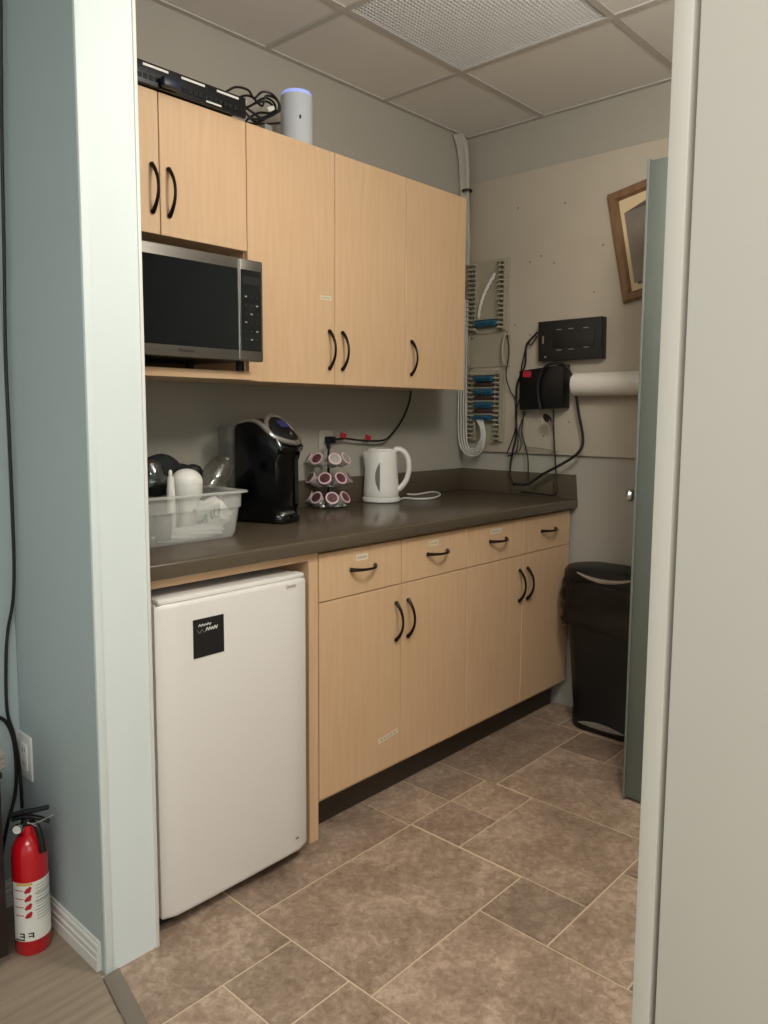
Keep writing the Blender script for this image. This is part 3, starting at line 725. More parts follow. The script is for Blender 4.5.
b = nb(); tube(b, pts, .0042, 8, 6); obj('cord', b, 'cable', t)
for (xx, yy) in ((343, 436), (368, 438)):
    c_ = px(xx, yy, 1, yc-.006); b = nb(); box(b, (-.016, -.002, -.008), (.016, .002, .012), .001); b.transform(Matrix.Translation(c_) @ Matrix.Rotation(.25, 4, 'Y')); obj('tag', b, 'redtag', t, label='red paper tag')

# ---------------------------------------------------------------- on top of the wall cabinets
yp = 1.893
a = px(136, 63.5, 1, yp); c = px(246, 101, 1, yp); zb_ = ZUT+.001
hp = .056
t = thing('patch_panel', 'long black rack patch panel with white label strips on top of the wall cabinets', 'patch panel', (1.2, yp, zb_))
xr = c.x; xl = xr-.482
b = mbox((xl, yp, zb_), (xr, yp+.012, zb_+hp), .0015); obj('plate', b, 'black', t)
obj('rear_frame', mbox((xl+.03, yp+.0125, zb_+.004), (xr-.03, yp+.07, zb_+hp-.006), .002), 'black_soft', t)
for k in range(4):
    xa = xl+.035+k*.115
    obj('label_strip', mbox((xa, yp-.0012, zb_+hp-.012), (xa+.075, yp+.0005, zb_+hp-.006)), 'label', t, label='white label strip')
for k in range(24):
    xa = xl+.05+k*.0168; obj('port', mbox((xa, yp-.0022, zb_+.012), (xa+.012, yp+.0005, zb_+.024)), 'glass_black', t)
p = px(215, 106, 1, yp); obj('label_strip', mbox((p.x-.03, yp-.0026, zb_+.006), (p.x+.02, yp-.0005, zb_+.0105)), 'label', t)
p = px(170, 95, 1, yp-.02)
b = nb(); box(b, (p.x-.02, yp-.026, zb_+.001), (p.x+.035, yp-.003, zb_+.028), .006); tag(obj('cable_clip', b, 'bluewad'), 'navy plastic block sitting in front of the black patch panel', 'block')
# tangled cords
t = thing('cord_tangle', 'tangle of black cords between the patch panel and the pale speaker', 'cords', (1.55, 1.97, zb_))
r_ = random.Random(12)
def cu(x, y, yy): 
    p = px(x, y, 1, yy); p.z = max(p.z, zb_+.006); return p
loops = [[(226, 92), (236, 87), (248, 90), (254, 98), (262, 92), (272, 94), (279, 104), (276, 113), (262, 119), (248, 118)],
         [(230, 103), (243, 96), (252, 97), (262, 106), (266, 96), (276, 99), (280, 110), (270, 116), (256, 122), (245, 112)],
         [(236, 110), (250, 106), (264, 98), (274, 103), (274, 113), (258, 113), (246, 122), (262, 124), (280, 123)],
         [(228, 97), (240, 104), (252, 112), (262, 118), (274, 110), (268, 102), (256, 103), (247, 108)]]
for i, lp in enumerate(loops):
    b = nb(); tube(b, [cu(x, y, 1.955+.012*i+.006*math.sin(j*2.1+i)) for j, (x, y) in enumerate(lp)], .0036, 7, 6); obj('cord', b, 'cable', t)
for (x, y, rz) in ((243, 104, .5), (270, 109, 1.1)):
    c_ = cu(x, y, 1.945); b = nb(); loft(b, [rrect(0, 0, .012, .01, .003, -.014), rrect(0, 0, .016, .013, .004, .0), rrect(0, 0, .012, .012, .003, .014)]); b.transform(Matrix.Translation(c_) @ Matrix.Rotation(rz, 4, 'Y')); obj('plug', b, 'wcable', t, label='white plug end')
c_ = px(267, 121, 1, 1.945); b = mbox((c_.x-.014, 1.936, zb_), (c_.x+.016, 1.965, zb_+.026), .004); tag(obj('power_adapter', b, 'greyplastic'), 'small grey power adapter left of the pale cylindrical speaker', 'adapter')
# speaker
sx_, sy_ = px(296.5, 115, 1, 1.995).x, 1.995
rs = .052; hs = vz(296.5, 93.5, sx_, sy_)-zb_
t = thing('speaker', 'pale grey cylindrical speaker with blue glowing top on the wall cabinet', 'speaker', (sx_, sy_, zb_), SR)
b = nb(); lathe(b, [(0, .0005), (rs-.004, .0005), (rs, .005), (rs, hs-.02), (rs-.0012, hs-.013), (0, hs-.013)], 44); obj('body', b, 'fabric', t, local=True)
b = nb(); lathe(b, [(rs-.0015, hs-.0128), (rs-.002, hs-.007), (rs-.006, hs-.001), (rs-.010, hs), (rs-.012, hs-.004), (rs-.012, hs-.0128)], 44); obj('light_ring', b, 'bluering', t, local=True, label='blue glowing ring')
b = nb(); lathe(b, [(0, hs-.0128), (rs-.0125, hs-.0128), (rs-.0125, hs-.003), (0, hs-.003)], 44); obj('top_plate', b, 'greyplastic', t, local=True)
b = nb(); sphere(b, (0, 0, 0), .005, .75, .35, 1.5, 14); an = .42; b.transform(Matrix.Translation((rs*math.sin(an)*.62+.004, -rs*.935, hs*.5)) @ Matrix.Rotation(.2, 4, 'Z')); obj('logo', b, 'ink', t, local=True)

# ---------------------------------------------------------------- backboard and everything on the far wall
ZP, ZPB = 2.3066, 1.0978
XB = XW-.016
bbd = thing('backboard', 'painted beige backboard fixed to the far wall', 'board', (XW-.008, 1.5, ZPB))
obj('panel', mbox((XB, 1.09, ZPB), (XW-.0005, YW-.002, ZP), .0015), 'board', bbd)
for (x, y) in ((541, 256), (554, 263), (603, 245), (594, 292), (515, 325), (530, 335), (569, 422), (543, 436), (565, 203), (530, 262), (518, 208)):
    p = px(x, y, 0, XB); b = nb(); lathe(b, [(0, 0), (.0042, 0), (.003, .0016), (0, .002)], 10, axm(p, (0, 1, 0), (0, 0, 1), (-1, 0, 0))); obj('nail_head', b, 'niche', bbd)

# cables in the corner
t = thing('cable_bundle', 'bundle of grey and white cables dropping from the ceiling down the corner', 'cables', (XW-.04, YW-.05, 1.1))
xc = XB-.03
def onwall(p):
    "slide a point along its sight line until it clears the cabinet wall"
    if p.y <= YW-.012: return p
    d = p-EYE; return EYE+d*((YW-.012)/d.y)
r_ = random.Random(5)
for i in range(7):
    o = (i-3)*1.9
    pts = [px(458+o*.7, 134, 0, xc-.004*(i % 3)), px(462+o*.75, 146, 0, xc-.004*(i % 3)), px(464+o*.65, 165, 0, xc-.005*(i % 2)), px(464.5+o*.55, 190, 0, xc), px(466+o*.35, 215, 0, xc), px(467+o*.3, 240, 0, xc-.003*(i % 3)), px(466+o*.3, 265, 0, xc)]
    pts = [onwall(p) for p in pts]
    b = nb(); tube(b, pts, .0075, 8, 5); obj('cable', b, 'gcable', t)
for i in range(4):
    s = i*2.5
    pts = [px(461.5+s*.8, 300, 0, xc-.01), px(460.5+s*.8, 360, 0, xc-.012), px(458.5+s, 400, 0, xc-.014), px(459+s, 438, 0, xc-.016), px(464+s*.7, 452-s*.5, 0, xc-.02), px(474+s*.3, 456-s, 0, xc-.024), px(482-s*.4, 450-s, 0, xc-.03), px(485-s*.5, 437, 0, xc-.03), px(484-s*.5, 427, 0, xc-.028), px(482-s*.8, 419, 0, XB-.034)]
    pts = [onwall(p) for p in pts]
    b = nb(); tube(b, pts, .0036, 8, 5); obj('cable', b, 'wcable', t, label='white looping cable')
b = nb(); p = px(464, 192, 0, xc); lathe(b, [(.021, -.005), (.0235, -.004), (.0235, .004), (.021, .005)], 20, Matrix.Translation((p.x-.006, min(p.y, YW-.04), p.z))); obj('cable_tie', b, 'cable', t)

# punch-down panels
def yr(xpx, ypx, x): return px(xpx, ypx, 0, x)
def wire_block(label, corners, rows, empty):
    (ta, tb, ba, bb_) = corners
    xf = XB-.002
    TL, TR, BL, BR = [px(c[0], c[1], 0, xf-.03) for c in corners]
    y1, y0, z1, z0 = min(TL.y, YW-.02), TR.y, (TL.z+TR.z)/2, (BL.z+BR.z)/2
    t = thing('wiring_block', label, 'wiring panel', (xf, (y0+y1)/2, z0), group='wiring blocks on the backboard')
    obj('back_plate', mbox((XB-.006, y0-.008, z0-.01), (XB-.0005, y1, z1+.008), .001, 1), 'cream', t)
    for (ya, yb_) in ((y1-.055, y1-.012), (y0+.004, y0+.036)):
        b = nb(); n = int((z1-z0)/.02)
        for yy in (ya, yb_-.006): box(b, (XB-.03, yy, z0), (XB-.0065, yy+.005, z1))
        for k in range(n):
            z = z0+(z1-z0)*(k+.5)/n
            box(b, (XB-.044, ya, z-.0035), (XB-.028, yb_, z+.0035), .001, 1)
        obj('finger_rail', b, 'cream', t)
    for (zr, hr, m_) in rows:
        zr = z0+(z1-z0)*zr
        obj('connector_row', mbox((XB-.038, y0+.038, zr-hr/2), (XB-.0065, y1-.0565, zr+hr/2), .002), m_, t, label='blue wired connector row' if m_ == 'bluewire' else 'dark connector row')
        if m_ == 'bluewire':
            b = nb()
            for kk in range(9):
                ys = y0+.045+(y1-y0-.11)*kk/8; tube(b, [(XB-.04, ys, zr+hr*.3), (XB-.047, ys+.006, zr), (XB-.041, ys+.012, zr-hr*.35)], .0024, 5, 3)
            obj('wires', b, 'bluewire', t)
            obj('clip_strip', mbox((XB-.042, y0+.037, zr+hr/2+.001), (XB-.0066, y1-.056, zr+hr/2+.006)), 'cream', t)
    return t, (y0, y1, z0, z1)
w1, (y0, y1, z0, z1) = wire_block('upper wiring block on the backboard with one blue row and a twisted white wire', [(466, 263), (505.5, 259), (464, 331), (504, 331)], [(.11, .028, 'bluewire')], True)
b = nb()
for k in range(3):
    pts = []
    for j in range(15):
        s = j/14; yy = (y1-.075)-(y1-y0-.13)*s**1.4+.004*math.cos(j*1.3+k*2.1); zz = z0+.06+(z1-z0-.12)*s+.003*math.sin(j*1.3+k*2.1)
        pts.append((XB-.03-.01*math.sin(s*PI)-.004*math.sin(j*1.3+k*2.1), yy, zz))
    tube(b, pts, .0028, 6, 3)
obj('twisted_wire', b, 'label', w1, label='white twisted wire pair')
wire_block('lower wiring block on the backboard with four blue rows above the cable loops', [(465, 372), (501, 371), (463, 440), (500, 441)],
           [(.90, .027, 'bluewire'), (.805, .018, 'darkrow'), (.71, .027, 'bluewire'), (.615, .018, 'darkrow'), (.52, .027, 'bluewire'), (.425, .018, 'darkrow'), (.33, .027, 'bluewire')], False)
# cable guide between
TL, BR = px(465, 334, 0, XB-.02), px(507, 369, 0, XB-.02)
t = thing('cable_guide', 'open beige cable guide frame between the two wiring blocks', 'cable guide', (XB, (TL.y+BR.y)/2, BR.z))
y1, y0, z1, z0 = min(TL.y, YW-.02), BR.y, TL.z, BR.z
obj('back_plate', mbox((XB-.005, y0-.006, z0+.012), (XB-.0005, y1, z1-.012), .001, 1), 'cream', t)
for yy in (y0+.004, y1-.04):
    b = nb(); tube(b, [(XB-.0055, yy, z0+.02), (XB-.035, yy, z0+.018), (XB-.042, yy+.008, (z0+z1)/2), (XB-.035, yy, z1-.018), (XB-.0055, yy, z1-.02)], .0045, 8, 5); obj('ring', b, 'cream', t)

# black devices
def slab_px(name, label, cat, c4, depth, bev, m_='device'):
    P = [px(x, y, 0, XB-depth) for x, y in c4]
    ctr = sum(P, Vector())/4
    t = thing(name, label, cat, (XB-depth/2, ctr.y, min(p.z for p in P)))
    poly = [(p.y, p.z) for p in P]
    b = nb(); prism(b, poly, axm((0, 0, 0), (0, 1, 0), (0, 0, 1), (1, 0, 0)), XB-depth, XB-.0005, bev); obj('case', b, m_, t)
    return t, XB-depth
t, xf = slab_px('network_switch', 'slim black network box mounted highest on the backboard', 'device', [(538, 322), (602, 316), (601, 358), (538, 361)], .045, .003)
u = [(x, y) for x, y in ((559, 329.5), (571, 328.5), (586, 327.5))]; l = [(559, 350), (571, 349), (586, 347)]
for x, y in u+l:
    p = px(x, y, 0, xf); obj('vent_slot', mbox((xf-.0008, p.y-.012, p.z-.0018), (xf+.001, p.y+.012, p.z+.0018)), 'greyplastic', t)
for x, y in ((543, 340), (591, 336)):
    p = px(x, y, 0, xf); obj('indicator', mbox((xf-.0008, p.y-.004, p.z-.016), (xf+.001, p.y+.004, p.z+.016)), 'silver', t)
p = px(545, 357, 0, xf); obj('led', mbox((xf-.0008, p.y-.004, p.z-.004), (xf+.001, p.y+.004, p.z+.004)), 'silver', t)
a, c = px(553, 332, 0, xf), px(594, 346, 0, xf)
obj('raised_cover', mbox((xf-.0035, c.y, c.z), (xf+.001, a.y, a.z), .002), 'device', t)
NSW = t
t, xf2 = slab_px('power_supply', 'square black box with a small red label under the slim network box', 'device', [(519, 371), (563.5, 364), (562.5, 408), (519, 410)], .06, .004, 'black')
a, c = px(523, 371.5, 0, xf2-.0006), px(531, 377, 0, xf2-.0006)
obj('label_sticker', mbox((xf2-.001, c.y, c.z), (xf2+.001, a.y, a.z)), 'redtag', t, label='small red label')
# device cords
def cord(name, label, pts, r, m_='cable', par=None, cat='cord'):
    b = nb(); tube(b, pts, r, 8, 6)
    if par: return obj(name, b, m_, par)
    return tag(obj(name, b, m_), label, cat)
PSU = t
X_ = lambda x, y, d: px(x, y, 0, XB-d)
t = thing('looped_cord', 'thick black cord looping over the square black box with a three-prong plug', 'cord', X_(545, 365, .07))
b = nb(); tube(b, [X_(541, 410, .075), X_(538.5, 400, .075), X_(538, 385, .075), X_(543, 369, .073), X_(553, 363.5, .07), X_(566, 366, .065), X_(574, 384, .05), X_(579, 415, .04), X_(583, 438, .04), X_(579, 452, .05), X_(562, 464, .06), X_(543, 474, .07), X_(528, 484, .075), X_(514, 484, .07)], .0058, 9, 6); obj('cord', b, 'cable', t)
b = nb(); loft(b, [rrect(0, 0, .012, .012, .004, -.02), rrect(0, 0, .026, .022, .006, -.008), rrect(0, 0, .028, .024, .006, .012)])
pm = Matrix.Translation(X_(547, 418, .072)) @ Matrix.Rotation(-.7, 4, 'X') @ Matrix.Rotation(PI, 4, 'X')
b.transform(pm); pl = obj('plug', b, 'black', t)
for dx, dy in ((-.006, .006), (.006, .006), (0, -.006)):
    b = mbox((dx-.0014, dy-.003, .0125), (dx+.0014, dy+.003, .036)); b.transform(pm); obj('prong', b, 'chrome', pl)
cord('power_cord', 'black cord from the slim network box down the left of the square black box', [X_(538, 332, .02), X_(530, 340, .02), X_(526, 347, .015), X_(525, 365, .012), X_(517, 385, .012), X_(516, 410, .012), X_(516, 435, .014), X_(512, 455, .016), X_(510, 474, .03), X_(514, 486, .045)], .0042, 'cable', NSW)
cord('power_cord', 'black cord dropping straight down from under the square black box to the counter', [X_(553.5, 409.5, .03), X_(553.5, 425, .03), X_(554.5, 450, .035), X_(556, 475, .045), X_(556, 494, .055), X_(540, 494, .055), X_(521, 492, .05)], .0036, 'cable', PSU)
cord('thin_wire', 'thin grey wire hanging left of the square black box with a short tail to the right', [X_(522, 411, .02), X_(523, 432, .02), X_(526, 446, .02), X_(540, 448.5, .02), X_(558, 451.5, .02)], .003, 'greyplastic', PSU)
cord('thin_wire', 'thin dark wire hanging to the backsplash below the square black box', [X_(524, 411, .02), X_(522, 432, .022), X_(525, 445, .024), X_(528, 460, .03), X_(528, 481, .045)], .003, 'cable', PSU)
cord('hanging_wire', 'thin dark wire running down the right side of the wiring blocks', [X_(507, 332, .014), X_(509, 352, .014), X_(506, 375, .05), X_(510, 390, .016), X_(516, 402, .016), X_(516, 425, .016), X_(512, 440, .016), X_(507, 453, .016)], .0026)

cord('thin_wire', '', [X_(520, 398, .03), X_(515.5, 415, .03), X_(518, 438, .03), X_(516, 452, .03), X_(508, 456, .03)], .0026, 'cable', PSU)
cord('thin_wire', '', [X_(526, 411, .025), X_(519, 430, .025), X_(521, 447, .025), X_(512, 455, .022), X_(507, 456, .02)], .0022, 'cable', PSU)
cord('cord', '', [X_(537, 336, .02), X_(531, 345, .022), X_(527.5, 344, .022), X_(523, 360, .02), X_(521, 372, .014)], .003, 'cable', NSW)
# white paper roll
a = px(575, 373, 0, XB-.047); c = px(575, 396, 0, XB-.047); rr_ = abs(a.z-c.z)/2
yc0 = (a.y+c.y)/2; zc0 = (a.z+c.z)/2
t = thing('paper_roll', 'white paper roll fixed level on the backboard right of the black boxes', 'roll', (XB-rr_-.002, yc0-.25, zc0-rr_))
m_ = axm((XB-rr_-.001, yc0, zc0), (1, 0, 0), (0, 0, 1), (0, -1, 0))
b = nb(); lathe(b, [(.018, 0), (rr_-.003, 0), (rr_, .003), (rr_, .5), (rr_-.003, .503), (.018, .503), (.018, 0)], 40, m_); obj('paper', b, 'paper', t)
b = nb(); lathe(b, [(0, .002), (.0175, .002), (.0175, .5), (0, .5)], 24, m_); obj('core', b, 'greyplastic', t)

# tilted picture frame
P = [px(x, y, 0, XB-.03) for x, y in ((606, 194.5), (622, 303))]
upv = (P[0]-P[1]); hh = upv.length; upv.normalize(); rt_ = Vector((0, -upv.z, upv.y)); wf = .33
org = P[1]; xb_ = XB-.001
t = thing('picture_frame', 'brown wooden picture frame hanging tilted high on the backboard', 'picture', org+rt_*(wf/2))
def fq(u0, u1, v0, v1, d0, d1, bev=0):
    b = nb(); o_ = Vector((XB, org.y, org.z)); box(b, (0, 0, 0), (u1-u0, v1-v0, d1-d0), bev, 1)
    b.transform(axm(o_+rt_*u0+upv*v0+Vector((-d0, 0, 0)), rt_, upv, (-1, 0, 0))); return b
fw = .036
fr = nb()
o_ = Vector((XB, org.y, org.z)); m_ = axm(o_, rt_, upv, (-1, 0, 0))
outer = [(0, 0), (wf, 0), (wf, hh), (0, hh)]
def ring(e, d): return [m_ @ Vector((x, y, d)) for x, y in ((e, e), (wf-e, e), (wf-e, hh-e), (e, hh-e))]
loft(fr, [ring(fw, .002), ring(0, .002), ring(0, .02), ring(.006, .028), ring(fw-.008, .024), ring(fw, .014), ring(fw, .002)], False, False)
obj('frame', fr, 'wood', t, ang=20)
obj('mat_board', fq(fw+.0005, wf-fw-.0005, fw+.0005, hh-fw-.0005, .003, .007), 'matboard', t, label='cream mat board')
obj('print', fq(fw+.016, wf-fw-.001, fw+.03, hh-fw-.055, .0072, .0085), 'picture', t, label='grey print')
b = nb(); prism(b, [(fw+.016, hh-fw-.055), (wf-fw-.03, hh-fw-.012), (wf-fw-.001, hh-fw-.055)], m_, .0073, .009); obj('print_detail', b, 'picdark', t)
b = nb(); prism(b, [(fw+.03, fw+.022), (wf-fw-.02, fw+.012), (wf-fw-.02, fw+.024), (fw+.03, fw+.032)], m_, .0086, .0098); obj('print_detail', b, 'picdark', t)

# ---------------------------------------------------------------- trash can
tx0 = px(575, 727, 2, 0).x-.02; 
TX, TY = 2.855, 1.362
zl = vz(600, 566, TX-.02, 1.40)
t = thing('trash_can', 'black step-pedal trash can with a bag over its rim beside the base cabinets', 'trash can', (TX, TY, 0))
def tr(z, w, d, r=.07, bow_=.018):
    pts = rrect(TX, TY, d, w, min(r, d/2-.002), z, 8)
    out = []
    for x, y, zz in pts:
        if x < TX: x -= bow_*(1-((y-TY)/(w/2))**2)*min(1, (TX-x)/(d/2))
        out.append((x, y, zz))
    return out
hz = zl-.06
b = nb(); loft(b, [tr(.001, .312, .155), tr(.008, .32, .16), tr(.06, .322, .16), tr(.07, .316, .155), tr(.35, .366, .168), tr(hz, .42, .178)]); obj('body', b, 'black', t)
b = nb(); R_ = []
for k, z in enumerate((hz-.2, hz-.16, hz-.1, hz-.045, hz-.012, hz+.0)):
    rg = tr(z, .43+.016*(k in (1, 2, 3))-.01*(k == 0), .186+.004*(k in (2, 3)), .08)
    R_.append([(x+.004*math.sin(y*60+k*2), y+.004*math.sin(x*70+y*45+k), zz+.012*math.sin(y*26+k)*(k == 0)) for x, y, zz in rg])
loft(b, R_, False, False)
bmesh.ops.subdivide_edges(b, edges=list(b.edges), cuts=3, use_grid_fill=True)
for v in b.verts:
    k = math.sin(v.co.y*95+v.co.z*40)+math.sin(v.co.z*120+v.co.y*55+1.3)+.7*math.sin(v.co.y*210-v.co.z*150)
    v.co.x -= .0028*k if v.co.x < TX else 0
    v.co.y += .0022*k*(1 if v.co.y > TY else -1)
obj('bag', b, 'bag', t, label='shiny black bin bag folded over the rim')
b = nb(); loft(b, [tr(hz+.001, .422, .182), tr(hz+.03, .43, .186, .085), tr(hz+.048, .40, .176, .08), tr(hz+.058, .3, .13, .06)]); ld = obj('lid', b, 'black', t)
b = nb(); pts = []
fx = lambda y, w, d: TX-d/2-.018*(1-((y-TY)/(w/2))**2)
for k in range(9):
    s = -1+2*k/8; y = TY+s*.115; pts.append((fx(y, .43, .186)-.002, y, hz+.038-.02*(1-s*s)))
tube(b, pts, lambda s: .0035+.006*math.sin(PI*s), 8, 4); obj('grip', b, 'silver', ld, label='silver curved grip strip')
b = nb(); up_ = [(TY+.10*(-1+2*k/10)) for k in range(11)]
V1 = [(fx(y, .318, .16)-.004, y, .026+.004*((y-TY)/.1)**2) for y in up_]; V2 = [(fx(y, .318, .16)-.004, y, .032+.02*(1-((y-TY)/.1)**2)) for y in up_]
V1b = [(x+.004, y, z) for x, y, z in V1]; V2b = [(x+.004, y, z) for x, y, z in V2]
loft(b, [V1+V2[::-1], V1b+V2b[::-1]]); obj('pedal', b, 'silver', t, label='silver half-moon foot pedal')

# ---------------------------------------------------------------- grey door standing open
t = thing('open_door', 'narrow grey-green door standing open, seen edge-on at the right', 'door', (2.63, 1.02, .01))
zt_ = 2.041
obj('slab', mbox((2.346, 1.0, .012), (XW-.03, 1.061, zt_), .0015), 'greydoor', t)
obj('edge_strip', mbox((2.342, 1.0615, .004), (XW-.03, 1.069, zt_+.006), .001), 'greydoor2', t)
p = Vector((2.405, 1.069, 1.008))
b = nb(); m_ = axm(p, (1, 0, 0), (0, 0, 1), (0, 1, 0))
lathe(b, [(0, .0005), (.024, .0005), (.024, .005), (.009, .007), (.009, .022), (.018, .03), (.021, .042), (.015, .052), (0, .054)], 24, m_); obj('knob', b, 'chrome', t, label='shiny round door knob')
for z in (.25, 1.0, 1.8):
    b = nb(); lathe(b, [(0, -.04), (.006, -.04), (.006, .04), (0, .04)], 10, Matrix.Translation((XW-.022, 1.055, z))); obj('hinge', b, 'silver', t)

# ---------------------------------------------------------------- near-left corner: extinguisher, outlet, cabinet, cords
EX, EY = .7075, 1.778
t = thing('fire_extinguisher', 'red fire extinguisher standing on the floor in the left corner', 'fire extinguisher', (EX, EY, .0005), SR)
re = .040
hs_ = vz(27, 836, EX, EY); hn_ = vz(27, 824, EX, EY); ht_ = vz(27, 808, EX, EY)
b = nb(); lathe(b, [(0, 0), (re-.004, 0), (re, .006), (re, hs_-.045), (re*.93, hs_-.022), (re*.72, hs_-.004), (re*.42, hs_+.006), (.014, hn_), (0, hn_)], 40); obj('cylinder', b, 'red', t, local=True)
l1, l0 = vz(20, 876, EX, EY), vz(20, 934, EX, EY)
ca = -PI/2-math.atan2(1, 2.6)   # towards the doorway
off = -.95
A0, A1 = off-1.35, off+1.35
b = nb(); lathe(b, [(re+.0006, l0), (re+.0006, l1)], 30, None, A0, A1); lb = obj('label', b, 'label', t, local=True, label='white instruction label')
def patch(a0, a1, z0, z1, m_, name, d=.0011):
    b = nb(); lathe(b, [(re+d, z0), (re+d, z1)], 6, None, a0, a1); return obj(name, b, m_, lb, local=True)
patch(off-1.0, off-.1, l1-.006, l1-.001, 'yellow', 'heading')
for k in range(4):
    zz = l1-.018-.0205*k; b = nb()
    for (da, dz, s) in ((0, 0, .0062), (.09, .005, .004), (-.12, -.003, .004)):
        a_ = off-.32+da; lathe(b, [(0, -.0002), (s, -.0002), (s, .0004), (0, .0004)], 10, axm((math.cos(a_)*(re+.0012), math.sin(a_)*(re+.0012), zz+dz), (-math.sin(a_), math.cos(a_), 0), (0, 0, 1), (math.cos(a_), math.sin(a_), 0)))
    obj('pictogram', b, 'inkred', lb, local=True)
    if k: patch(off+.0, off+1.3, zz+.0085, zz+.0098, 'ink', 'rule')
    patch(off-1.15, off-.6, zz-.001, zz+.001, 'inkred', 'rule')
for k in range(12):
    zz = l1-.010-.0075*k; patch(off+.08, off+1.25, zz-.0007, zz+.0007, 'inkgrey', 'text_line')
for a_ in (off-.9, off-.4):
    patch(a_, a_+.3, l0+.018, l0+.021, 'ink', 'letter_block'); patch(a_+.22, a_+.3, l0+.008, l0+.018, 'ink', 'letter_block'); patch(a_, a_+.22, l0+.011, l0+.014, 'ink', 'letter_block')
patch(off-1.2, off-.6, l0+.002, l0+.006, 'ink', 'letter_block')
# valve head
vd = Matrix.Rotation(0.0, 4, 'Z')
b = nb(); lathe(b, [(0, hn_+.0005), (.014, hn_+.0005), (.016, hn_+.004), (.014, hn_+.018), (0, hn_+.018)], 20); obj('valve', b, 'black', t, local=True)
b = nb(); tube(b, [(-.034, -.006, hn_+.012), (-.01, -.002, hn_+.018), (.02, 0, hn_+.016), (.05, .004, hn_+.004)], .0055, 8, 4); obj('carry_handle', b, 'black', t, local=True)
b = nb(); tube(b, [(-.038, -.008, hn_+.024), (-.01, -.003, hn_+.03), (.02, 0, hn_+.034), (.048, .003, hn_+.04)], .006, 8, 4); obj('lever', b, 'black', t, local=True)
gm = axm((-.013, -.0165, hn_-.003), (1, 0, 0), (0, 0, 1), (-.35, -.93, 0))
b = nb(); lathe(b, [(0, 0), (.0125, 0), (.0135, .003), (.0125, .008), (.0105, .008), (.0105, .006), (0, .006)], 20, gm); gg = obj('gauge', b, 'chrome', t, local=True)
b = nb(); lathe(b, [(0, .0061), (.010, .0061), (.010, .0066), (0, .0066)], 20, gm); obj('dial', b, 'label', gg, local=True)
b = nb(); tube(b, [(.006, -.016, hn_+.01), (.026, -.017, hn_+.011), (.068, -.012, hn_+.03)], .0016, 6, 3); tube(b, [(.006, -.016, hn_+.013), (.024, -.018, hn_+.006), (.036, -.012, hn_-.008)], .0012, 6, 3); obj('safety_pin', b, 'silver', t, local=True)
b = nb(); tube(b, [(.01, -.008, hn_+.008), (.026, -.012, hn_+.001), (.036, -.016, hn_-.03), (.041, -.018, hn_-.058)], lambda s: .0055+.0035*s, 10, 5); obj('nozzle', b, 'black', t, local=True)

# outlet on blue wall
oy, oz = 1.944, .398
t = thing('wall_outlet', 'white outlet plate low on the blue wall above the fire extinguisher', 'outlet', (XP0, oy, oz))
obj('cover_plate', mbox((XP0-.0065, oy-.037, oz-.058), (XP0-.0005, oy+.037, oz+.058), .002), 'white_trim', t)
so = obj('socket', mbox((XP0-.0085, oy-.017, oz-.034), (XP0-.0064, oy+.017, oz+.034), .002), 'white', t)
for dz in (-.018, .018):
    for dy in (-.006, .006): obj('slot', mbox((XP0-.009, oy+dy-.001, oz+dz-.005), (XP0-.0084, oy+dy+.001, oz+dz+.005)), 'ink', so)

# dark cabinet at left edge
zcab = px(8, 771, 1, 1.741).z
t = thing('side_cabinet', 'dark brown wooden cabinet cut off by the left edge of the photo', 'cabinet', (.4, 1.84, 0))
obj('carcass', mbox((.18, 1.749, .03), (.6395, 1.965, zcab-.014), .002), 'darkwood', t)
obj('top', mbox((.172, 1.741, zcab-.0135), (.6425, 1.965, zcab), .002), 'darkwood', t)
obj('door', mbox((.185, 1.7425, .034), (.6375, 1.7485, zcab-.018), .001), 'darkwood', t)
for x in (.2, .605):
    for y in (1.77, 1.94): obj('foot', mbox((x-.015, y-.015, .0005), (x+.015, y+.015, .0295)), 'darkwood', t)
za = px(2, 751, 1, 1.753).z
xr_ = px(5.5, 758, 1, 1.753).x
t = thing('slatted_box', 'small silver slatted box on top of the dark wooden cabinet', 'device', (.5, 1.8, zcab+.0005))
obj('case', mbox((xr_-.2, 1.755, zcab+.0005), (xr_, 1.85, za), .002), 'greyplastic', t)
for k in range(3):
    z = zcab+.006+(za-zcab-.01)*k/3; obj('slat', mbox((xr_-.195, 1.7525, z), (xr_-.001, 1.7555, z+.003)), 'silver', t)
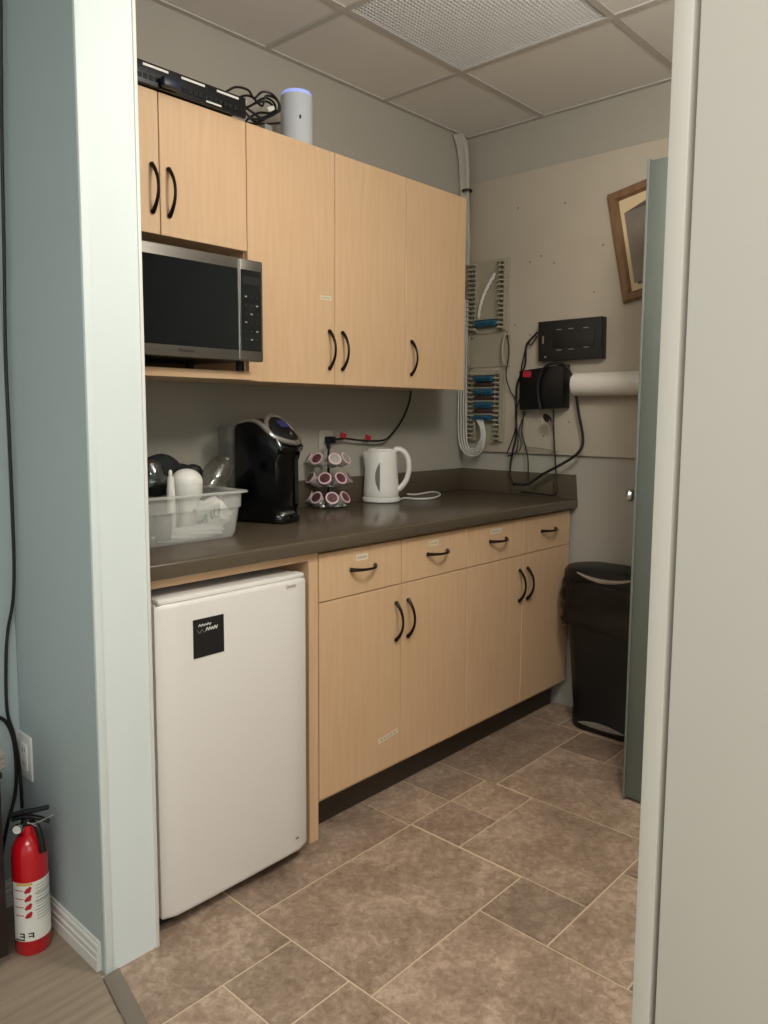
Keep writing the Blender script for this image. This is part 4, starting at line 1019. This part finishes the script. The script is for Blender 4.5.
# black cords along the blue corner
yk = YL-.012
def K(x, y, yy=None):
    p = px(x, y, 1, yy or yk)
    if p.x > XP0-.012: p = EYE+(p-EYE)*((XP0-.012)/p.x)
    return p
cord('hanging_cable', 'long black cord hanging down the blue wall at the left edge', [Vector((K(0, -30).x, K(0, -30).y, 2.615)), K(0, -30), K(1, 60), K(2, 150), K(4, 250), K(5.5, 350), K(9, 430), K(12, 500), K(14, 560), K(13, 600), K(8, 630), K(6, 660), K(7, 710), K(14, 735), K(19, 765), K(21, 790), K(22, 808, YL-.02)], .0042)
cord('hanging_cable', 'short black cord sloping past the outlet behind the fire extinguisher', [K(-4, 716), K(6, 722), K(13, 738), K(16, 765), K(15, 795), K(8, 822, YL-.02), K(4, 842, YL-.02), K(2, 856, YL-.02)], .0045)

# ---------------------------------------------------------------- light
def area(name, loc, sx, sy, power, col, rot=(0, 0, 0)):
    l = bpy.data.lights.new(name, 'AREA'); l.shape = 'RECTANGLE'; l.size = sx; l.size_y = sy; l.energy = power; l.color = col
    o = bpy.data.objects.new(name, l); COL.objects.link(o); o.location = loc; o.rotation_euler = rot
def globe(name, loc, r, power, col):
    l = bpy.data.lights.new(name, 'POINT'); l.shadow_soft_size = r; l.energy = power; l.color = col
    o = bpy.data.objects.new(name, l); COL.objects.link(o); o.location = loc
globe('kitchen_lamp', (1.38, .42, 2.26), .13, 31, (1, .95, .88))
area('room_lamp', (-.7, -.2, 2.58), 1.1, 1.1, 30, (1, .97, .93))
area('side_fill', (-.6, -1.58, 1.5), 1.6, 1.3, 8, (1, .99, .97), (PI/2, 0, 0))  # added fill from the near room's right side; no window stands there
wd = bpy.data.worlds.new('world'); SC.world = wd; wd.use_nodes = True
wd.node_tree.nodes['Background'].inputs[0].default_value = (.8, .9, 1, 1); wd.node_tree.nodes['Background'].inputs[1].default_value = .05
vs_ = SC.view_settings; vs_.view_transform = 'Standard'; vs_.look = 'None'; vs_.gamma = 1; vs_.exposure = .35; vs_.use_curve_mapping = False
